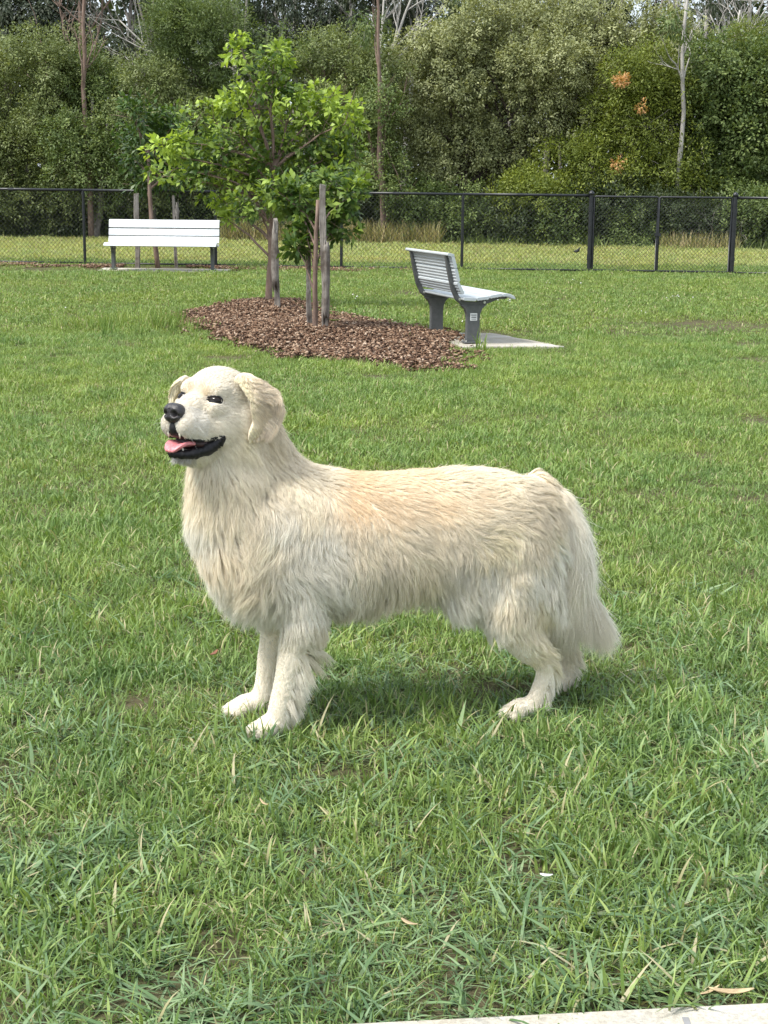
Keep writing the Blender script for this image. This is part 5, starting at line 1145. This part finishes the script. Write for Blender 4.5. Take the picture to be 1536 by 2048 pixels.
# ---- ears: a thick flap with long wavy hair, hinged above and behind the eye
def HW(f, l, u): return HO + (F0 * f + HL * l + Vector((0, 0, 1)) * u) * .01
def ear(sgn, fr, rear_, top, bot, seed, lens, inner=False, o=None):
    nu, nv = 18, 12; V = []; Nn_ = []
    for i in range(nu + 1):
        u = i / nu; zz = top + (bot - top) * u
        wd_ = float(np.interp(u, [0, .15, .38, .6, .78, .92, 1], [.50, .72, 1, .88, .60, .38, .06]))
        for j in range(nv + 1):
            v = j / nv; vv = v * wd_ * (1 - .15 * u); f = fr[0] + (rear_[0] - fr[0]) * vv + (.55 * math.sin(u * 7.5 + .6) + .25 * math.sin(u * 17)) * (1 - v); l = fr[1] + (rear_[1] - fr[1]) * vv
            l += sgn * (1.5 * math.sin(math.pi * min(1, u * 1.05)) ** .7 * (1 - .5 * v) - 2.4 * (1 - min(1, u * 3.2)) ** 1.5 + .5 * math.sin(v * 5 + 1) * u + 1.2 * u * u) - sgn * .0
            V.append(HW(f, l, zz + .9 * math.sin(v * 3.1) * (1 - u) - .6 * v * 0))
    m = MB(); m.v = [tuple(q) for q in V]
    for i in range(nu):
        for j in range(nv): q = i * (nv + 1) + j; m.f.append((q, q + 1, q + nv + 2, q + nv + 1))
    me_ = bpy.data.meshes.new('e'); me_.from_pydata(m.v, [], m.f); P = np.array(m.v); 
    T_ = np.array([t_ for f_ in m.f for t_ in ((f_[0], f_[1], f_[2]), (f_[0], f_[2], f_[3]))])
    bpy.data.meshes.remove(me_)
    if o is None:
        o = dmesh('ear', m, M_SKIN, dog); md = o.modifiers.new('thick', 'SOLIDIFY'); md.thickness = .006; md.offset = 0
    r = np.random.default_rng(seed); nout = nHL * sgn
    sp, sn = sample(P, T_, lambda C: np.ones(len(C)), 700, seed); flip = np.sign((sn * nout).sum(1)); sn = sn * flip[:, None] * (1 if not inner else -1)
    hh = (sp - np.array(HO)) @ np.array([0, 0, 1.0]) * 100; uu = np.clip((top - hh) / (top - bot), 0, 1)
    fw = (sp - np.array(HO)) @ np.array(F0) * 100; vv = np.clip((fw - fr[0]) / (rear_[0] - fr[0] + 1e-6), 0, 1)
    Dv = np.array([[0, 0, -1.0]]) + np.array(F0)[None] * (-.15 - .55 * vv + .55 * vv * uu * 1.6)[:, None]; Dv /= np.linalg.norm(Dv, axis=1)[:, None]; dn_ = (Dv * sn).sum(1)[:, None]; Dv = Dv - np.minimum(dn_, 0) * 1.05 * sn; Dv /= np.linalg.norm(Dv, axis=1)[:, None]
    L = np.interp(vv, [0, .25, 1], [lens[0], lens[1], lens[2]]) * .01 * r.uniform(.8, 1.15, len(sp)) * (1 - .35 * uu * (vv < .5)) * np.interp(uu, [0, .3, .75, 1], [1, 1, .85, .4])
    G = np.zeros((len(sp), NS, 3)); cp = sp + sn * .003; G[:, 0] = cp; ph = r.random(len(sp)) * 1.5 + vv * 5 + uu * 3
    for k in range(1, NS):
        t_ = k / (NS - 1); lat = np.cross(sn, Dv); d = Dv + sn * (.42 * (1 - t_) - .10) + lat * (np.sin(ph + t_ * 5.5) * .75)[:, None] * np.clip(L / .03, .2, 1.2)[:, None]
        cp = cp + d * (L / (NS - 1))[:, None]; G[:, k] = cp
    kk = kdtree.KDTree(len(sp)); [kk.insert(q, i) for i, q in enumerate(sp)]; kk.balance()
    n = 32000; cpnt, cn = sample(P, T_, lambda C: np.ones(len(C)), n, seed + 1); gi = np.array([kk.find(q)[1] for q in cpnt]); off = cpnt - sp[gi]; tt = np.linspace(0, 1, NS)[None, :, None]
    cl = .78 * r.uniform(.7, 1.1, n)[:, None, None]; stray = (r.random(n) < .06)[:, None, None]; cl = np.where(stray, .1, cl)
    ll = L[gi][:, None, None]; pts = G[gi] + off[:, None] * (1 - tt ** .8 * cl) + sn[gi][:, None] * np.abs(r.normal(0, .05, (n, 1, 1))) * ll * tt + np.cross(sn[gi], Dv[gi])[:, None] * r.normal(0, .05, (n, 1, 1)) * ll * tt * np.where(stray, 3, 1)
    pts = pts[:, :1] + (pts - pts[:, :1]) * r.uniform(.6, 1, (n, 1, 1))
    base = PINK * .55 + TAN * .25 + CREAM * .20; edge = CREAM * .5 + YEL * .5; c = base[None] * (1 - np.exp(-(vv[gi] / .22) ** 2))[:, None] + edge[None] * np.exp(-(vv[gi] / .22) ** 2)[:, None]
    c = c * (1 + r.normal(0, .07, (n, 1))) * (.74 + .36 * r.random(len(sp))[gi])[:, None]
    h_ = hair_obj('ear_hair', pts, c, .00042, o); h_['kind'] = 'stuff'; return o
ear(1, (-5.9, 8.3), (-12.4, 11.3), 4.7, -9.7, 41, (2.0, 4.4, 5.6))
fe = ear(-1, (-2.6, -10.0), (-8.5, -11.2), 3.2, -9.8, 43, (1.8, 2.6, 3.2)); ear(-1, (-2.6, -10.0), (-8.5, -11.2), 3.2, -9.8, 47, (2.0, 2.4, 3.0), True, fe)

# ---- nose, eyes, lips, tongue, teeth
m, t, o = nodes('nose_leather'); c = objco(t); v = nn(t, 'ShaderNodeTexVoronoi'); v.inputs['Scale'].default_value = 520; t.links.new(c, v.inputs['Vector'])
pbsdf(t, o, ramp(t, noise(t, 90, 4, .6, c), [(.3, (.012, .011, .012)), (.7, (.040, .034, .036))]), .36, 0, .6, bump(t, v.outputs['Distance'], .5, .0012)); M_NOSE = m
m, t, o = nodes('lip_skin'); pbsdf(t, o, ramp(t, noise(t, 120, 4, .6, objco(t)), [(.35, (.006, .006, .007)), (.7, (.022, .020, .022))]), .46, 0, .3, bump(t, noise(t, 400, 3, .6, objco(t)), .5, .001)); M_LIP = m
m, t, o = nodes('mouth_inside'); pbsdf(t, o, (.030, .012, .012), .4, 0, .4); M_MOUTH = m
m, t, o = nodes('tongue_flesh'); p = pbsdf(t, o, ramp(t, noise(t, 160, 4, .6, objco(t)), [(.3, (.55, .17, .19)), (.7, (.72, .28, .30))]), .34, 0, .5, bump(t, noise(t, 900, 2, .5, objco(t)), .35, .0008)); p.inputs['Subsurface Weight'].default_value = .25; p.inputs['Subsurface Radius'].default_value = (.01, .004, .003); M_TONGUE = m
M_TOOTH = simple('tooth_enamel', (.78, .74, .62), .3, var=.06)
m, t, o = nodes('eye_surface'); 
pbsdf(t, o, (.010, .006, .004), .16, 0, .35); M_EYE = m
bm = bmesh.new(); bmesh.ops.create_uvsphere(bm, u_segments=72, v_segments=48, radius=1)
for v_ in bm.verts:
    x, y, z = v_.co                    # x forward, y side, z up
    f_ = math.copysign(abs(x) ** .8, x); l_ = math.copysign(abs(y) ** .75, y); u_ = math.copysign(abs(z) ** .8, z)
    w_ = 1.0 - .16 * max(0, -u_) ; f_ += .10 * max(0, u_) * 0
    for sg in (-1, 1):
        d2 = ((l_ * 1 - sg * .50) / .23) ** 2 + ((u_ + .12) / .26) ** 2 
        if x > 0: f_ -= .75 * math.exp(-d2 * 1.2)
        d3 = ((l_ - sg * .88) / .15) ** 2 + ((u_ + .25) / .10) ** 2          # slit running back from the nostril
        f_ -= .30 * math.exp(-d3)
    if x > 0: f_ -= .22 * math.exp(-(l_ / .08) ** 2) * (1 if u_ < .35 else .3)
    if x < 0: f_ *= .8
    v_.co = H(7.5 + 2.1 * f_, 2.65 * l_ * w_, -4.1 + 2.3 * u_)
nose = dmesh('nose', bm, M_NOSE, dog)
bm = bmesh.new(); he(bm, 6.7, 0, -7.2, 1.3, 1.5, 1.9, 20); dmesh('philtrum', bm, M_LIP, dog)
for (f_, l_, u_) in EYES:
    sg = 1 if l_ > 0 else -1; og = H(f_ + 9, l_ + sg * 3.2, u_ + .6); tg = H(f_ - 1.5, l_ - sg * .6, u_); hit = BVH.ray_cast(og, (tg - og).normalized())
    hp = hit[0] if hit[0] is not None else tg; out = (og - tg).normalized(); c0 = hp - out * .0078
    bm = bmesh.new(); ellipsoid(bm, c0, HAX, (.0128, .0172, .0116), 32); eye = dmesh('eye', bm, M_EYE, dog)
    la = HU.cross(out).normalized(); ua = out.cross(la).normalized()
    for (a0, a1, nm, rr0) in ((0, math.pi, 'upper_lid', .0030), (math.pi, 2 * math.pi, 'lower_lid', .0026)):
        pts = []
        for k in range(13):
            a = a0 + (a1 - a0) * k / 12; x_, y_ = math.cos(a) * .0198, math.sin(a) * (.0100 if nm == 'upper_lid' else .0088) + .0022 * math.cos(a) * -sg * -1 * .6
            q = c0 + la * x_ + ua * y_ + out * math.sqrt(max(.0118 ** 2 - min(x_ * x_ + y_ * y_, .0117 ** 2), 0)); 
            nq = BVH.find_nearest(q); 
            if nq[0] is not None and (q - nq[0]).dot(nq[1]) < .0006: q = nq[0] + nq[1] * .0008
            pts.append(q)
        tb = MB(); tb.tube(pts, [rr0 * (.35 + .65 * math.sin(math.pi * k / 12)) for k in range(13)], 8); dmesh(nm, tb, M_LIP, eye)
def mirror(pts): return [(f, -l, u) for (f, l, u) in pts[::-1]] + pts[1:]
low = [(5.9, 0, -13.2), (5.4, 1.4, -13.2), (3.8, 2.4, -12.9), (1.6, 3.3, -12.2), (-.6, 4.4, -10.9), (-2.0, 5.5, -9.3), (-2.5, 6.1, -8.0), (-2.3, 6.2, -7.4)]
up_ = [(7.3, 0, -8.0), (6.6, 1.7, -8.7), (5.0, 3.2, -9.4), (2.8, 4.1, -9.5), (.6, 4.8, -8.9), (-1.2, 5.6, -8.0), (-2.2, 6.1, -7.4)]
def tubeH(pts, rads, name, mat, parent, n=10, flat=1.0, steps=6):
    P = [H(*q) for q in pts]; Q = []; Rr = []
    for i, q in enumerate(P):
        hq = BVH.find_nearest(q)
        if hq[0] is not None and abs(pts[i][1]) > 3 and (q - hq[0]).dot(hq[1]) < .001: P[i] = hq[0] + hq[1] * .001
    for i in range(len(P) - 1):
        p0 = P[max(i - 1, 0)]; p1 = P[i]; p2 = P[i + 1]; p3 = P[min(i + 2, len(P) - 1)]
        for k in range(steps if i < len(P) - 2 else steps + 1):
            u = k / steps; Q.append(.5 * ((2 * p1) + (-p0 + p2) * u + (2 * p0 - 5 * p1 + 4 * p2 - p3) * u * u + (-p0 + 3 * p1 - 3 * p2 + p3) * u ** 3)); Rr.append((rads[i] * (1 - u) + rads[i + 1] * u) * random.uniform(.86, 1.12))
    mb = MB(); mb.tube(Q, Rr, n, flat=flat); rv = random.Random(len(name) * 7)
    if 'lip' in name: mb.v = [tuple(Vector(v) + Vector((rv.gauss(0, .0007), rv.gauss(0, .0007), rv.gauss(0, .0009)))) for v in mb.v]
    return dmesh(name, mb, mat, parent)
lr = [.0090, .0096, .0112, .0132, .0142, .0125, .0082, .0034]; tubeH(mirror(low), lr[::-1] + lr[1:], 'lower_lip', M_LIP, dog, 12)
ur = [.0022, .0028, .0030, .0030, .0030, .0030, .0028]; tubeH(mirror(up_), ur[::-1] + ur[1:], 'upper_lip', M_LIP, dog, 8)
bm = bmesh.new()
he(bm, -.6, 0, -10.2, 4.6, 4.7, 2.3, 24); he(bm, 3.2, 0, -8.9, 4.0, 2.6, .9, 20); he(bm, 1.8, 0, -13.0, 4.2, 2.5, .8, 20); dmesh('mouth', bm, M_MOUTH, dog)
# tongue: a cupped blade lolling over the far side of the lower teeth
cl_ = [(-3, 0, -10.3, 2.4), (0, 0, -10.7, 2.9), (3, .2, -11.2, 3.2), (4.6, .1, -11.4, 3.1), (5.8, -.1, -11.8, 2.9), (6.6, -.3, -12.5, 2.4), (7.0, -.4, -13.3, 1.4)]
V = []; nc = 12
for i, (f_, l_, u_, wd_) in enumerate(cl_):
    for k in range(nc + 1):
        x = -1 + 2 * k / nc; V.append(H(f_ - .35 * x * x * (i > 3), l_ + x * wd_, u_ + .55 * x * x - .35 * math.exp(-(x / .15) ** 2) + .18 * math.sin(x * 4 + i * 1.3)))
mb = MB(); mb.v = [tuple(q) for q in V]
for i in range(len(cl_) - 1):
    for k in range(nc): q = i * (nc + 1) + k; mb.f.append((q, q + 1, q + nc + 2, q + nc + 1))
tg_ = dmesh('tongue', mb, M_TONGUE, dog); md = tg_.modifiers.new('t', 'SOLIDIFY'); md.thickness = .009; md.offset = -1; md = tg_.modifiers.new('s', 'SUBSURF'); md.levels = 2; md.render_levels = 2
def tooth(f_, l_, u_, h_, r_, df=0):
    mb = MB(); mb.tube([H(f_, l_, u_), H(f_ + df * .3, l_, u_ + h_ * .5), H(f_ + df, l_ * .98, u_ + h_)], [r_ * .01, r_ * .0075, r_ * .0018], 8); dmesh('tooth', mb, M_TOOTH, dog)
for sg in (1, -1):
    tooth(6.9, sg * 1.75, -8.0, -1.7, .36, -.3); tooth(5.2, sg * 1.7, -12.6, 1.25, .30, .1)
    for (f_, l_) in ((3.2, 2.5), (1.8, 3.0), (.3, 3.4), (-1.2, 3.8)): tooth(f_, sg * l_, -12.0 + (3.2 - f_) * .38, .4, .32)
for l_ in (-.8, -.27, .27, .8): tooth(6.0, l_, -12.7, .55, .24)
# grey-white hairs of the chin and whiskers
r = np.random.default_rng(66); n = 900; th = r.uniform(-1, 1, n); root_ = np.array([tuple(H(5.6 - 2.8 * abs(a) + r.normal(0, .2), a * 2.2, -13.8 + r.normal(0, .2))) for a in th])
dv = np.array(HF) * .5 + np.array([0, 0, -1.0]); dv = dv[None] + r.normal(0, .30, (n, 3)); ln_ = r.uniform(.006, .014, n)
pts = root_[:, None] + dv[:, None] * (np.linspace(0, 1, NS)[None, :, None] * ln_[:, None, None]); hair_obj('chin_hair', pts, np.tile(np.array([[.66, .64, .60]]), (n, 1)) * r.uniform(.5, 1.2, (n, 1)), .00042, body)['kind'] = 'stuff'
n = 12; sgs = np.where(r.random(n) < .6, 1, -1); root_ = np.array([tuple(H(r.uniform(4, 7.5), sg * r.uniform(2.4, 3.0), r.uniform(-7.5, -5))) for sg in sgs])
dv = sgs[:, None] * np.array(HL)[None] + np.array(HF)[None] * .1 + r.normal(0, .22, (n, 3)) + np.array([[0, 0, -.35]]); ln_ = r.uniform(.03, .055, n); q_ = np.linspace(0, 1, NS)[None, :, None]
pts = root_[:, None] + dv[:, None] * q_ * ln_[:, None, None] + np.array([0, 0, -.012]) * q_ ** 2; hair_obj('whiskers', pts, np.tile(np.array([[.8, .78, .72]]), (n, 1)), .00022, body)['kind'] = 'stuff'
# claws
for (a, b, c, s_, l_) in PAWS:
    cc = D(a, b, c); cc.z = .018; f = (-DS + DN * .25).normalized(); l = Vector((0, 0, 1)).cross(f)
    for (ly, fx_) in ((-.026, .022), (-.009, .036), (.009, .036), (.026, .022)):
        q = cc + f * (fx_ * l_ + .030) * s_ + l * ly * s_; mb = MB(); mb.tube([q, q + f * .004 + Vector((0, 0, -.003)), q + f * .006 + Vector((0, 0, -.009))], [.0026, .0020, .0006], 6); dmesh('claw', mb, M_LIP, dog)

# ================================================================== SMALL THINGS
M_PETAL = simple('white_petal', (.80, .79, .75), .6); M_DRY = simple('dry_leaf', (.50, .38, .22), .8, var=.3, scale=60); M_RED = simple('red_brown_leaf', (.22, .09, .05), .8, var=.3, scale=60)
M_LIME = simple('fresh_leaf', (.32, .48, .10), .6)
def leaflet(name, px, py, L, W, rz, mat, label, cat, z=.02, cup=.25, group=None):
    mb = MB(); n = 7
    for i in range(n + 1):
        u = i / n; w_ = W * .5 * math.sin(math.pi * (u * .92 + .04)) ** .7
        for s_, zz in ((-1, cup * w_), (0, 0), (1, cup * w_)): mb.v.append((L * (u - .5), s_ * w_, zz + .12 * L * (u - .5) ** 2 * 4))
    for i in range(n):
        for k in range(2): q = i * 3 + k; mb.f.append((q, q + 1, q + 4, q + 3))
    o = mb.build(name, mat, None, smooth=True); p = ground(px, py, z); o.location = (p.x, p.y, z); o.rotation_euler = (random.uniform(-.2, .2), random.uniform(-.2, .2), rz); md = o.modifiers.new('t', 'SOLIDIFY'); md.thickness = .0012
    return tag(o, label, cat, group)
leaflet('petal', 1093, 1752, .026, .012, -.5, M_PETAL, 'small white petal lying in the grass at the lower right', 'petal', .045)
leaflet('fallen_leaf', 1462, 1988, .075, .016, .08, M_DRY, 'dry tan curled leaf lying on the pale path', 'leaf', .034, .6)
leaflet('fallen_leaf', 1420, 1984, .040, .006, .5, M_DRY, 'thin dry stalk at the path edge beside the curled leaf', 'leaf', .034, .6)
leaflet('fallen_leaf', 668, 642, .14, .06, .1, M_LIME, 'fresh lime green leaf fallen on the edge of the mulch', 'leaf', .09, .3)
leaflet('fallen_leaf', 428, 1308, .045, .012, 1.2, M_RED, 'small red brown leaf in the grass left of the front paws', 'leaf', .04, .3)
leaflet('fallen_leaf', 527, 1607, .035, .006, -1.0, M_DRY, 'thin reddish dry blade lying in the foreground grass', 'leaf', .05, .3)
leaflet('fallen_leaf', 818, 1848, .040, .012, -.8, M_DRY, 'yellowing leaf blade low in the foreground grass', 'leaf', .045, .3)
mb = MB(); mb.box((0, 0, 0), (.010, .022, .0006)); p = ground(1373, 2043, .022); o = mb.build('paint_mark', simple('grey_paint', (.25, .25, .25), .8), None); o.location = (p.x, p.y, .0232); tag(o, 'small grey mark on the pale path at the bottom edge', 'mark')
# scattered white clover heads and petals further off
mb = MB(); r = random.Random(8)
for k in range(26):
    px, py = r.choice([(700, 592), (1130, 565), (1275, 622), (1360, 590), (98, 612), (570, 560), (1010, 600), (930, 640)]); q = ground(px + r.gauss(0, 22), py + r.gauss(0, 3), .05); s_ = r.uniform(.006, .013)
    bmx = [(q.x + s_ * a, q.y + s_ * b, .05 + s_ * c) for (a, b, c) in ((1, 0, 0), (-1, 0, 0), (0, 1, 0), (0, -1, 0), (0, 0, 1), (0, 0, -1))]
    mb.add(bmx, [(0, 2, 4), (2, 1, 4), (1, 3, 4), (3, 0, 4), (2, 0, 5), (1, 2, 5), (3, 1, 5), (0, 3, 5)])
tag(mb.build('clover_heads', M_PETAL, None, smooth=True), kind='stuff')
# upright weed at the foot of the grey bench
V, F, rn, tp = blades(26, .05, .12, .24, .012, .55, 501, curl=.5); q = ground(962, 708); V = V + np.array([[q.x, q.y, 0]])
tag(mesh_np('weed', V, F, M_FINE, attrs={'rnd': ('POINT', rn), 'tip': ('POINT', tp)}), 'leafy green weed tuft at the foot of the near leg of the grey bench', 'weed')
# a dark bird standing on the mown strip beyond the fence
q = ground(1153, 513); bd = empty('bird', (q.x, q.y, 0), -.9); bd.scale = (.62,) * 3; tag(bd, 'small dark bird on the mown grass beyond the fence', 'bird')
M_BIRD = simple('dark_feather', (.03, .032, .035), .6)
mb = MB(); mb.tube([(-.16, 0, .15), (-.08, 0, .16), (0, 0, .165), (.07, 0, .19), (.10, 0, .24), (.115, 0, .27), (.14, 0, .275), (.175, 0, .27)], [.006, .030, .055, .050, .030, .028, .018, .003], 10); mb.build('body', M_BIRD, bd, smooth=True)
for s_ in (-1, 1):
    mb = MB(); mb.tube([(0, s_ * .02, .12), (.005, s_ * .022, .05), (.0, s_ * .022, .0), (.03, s_ * .022, .0)], [.008, .005, .004, .003], 6); mb.build('leg', M_BIRD, bd)
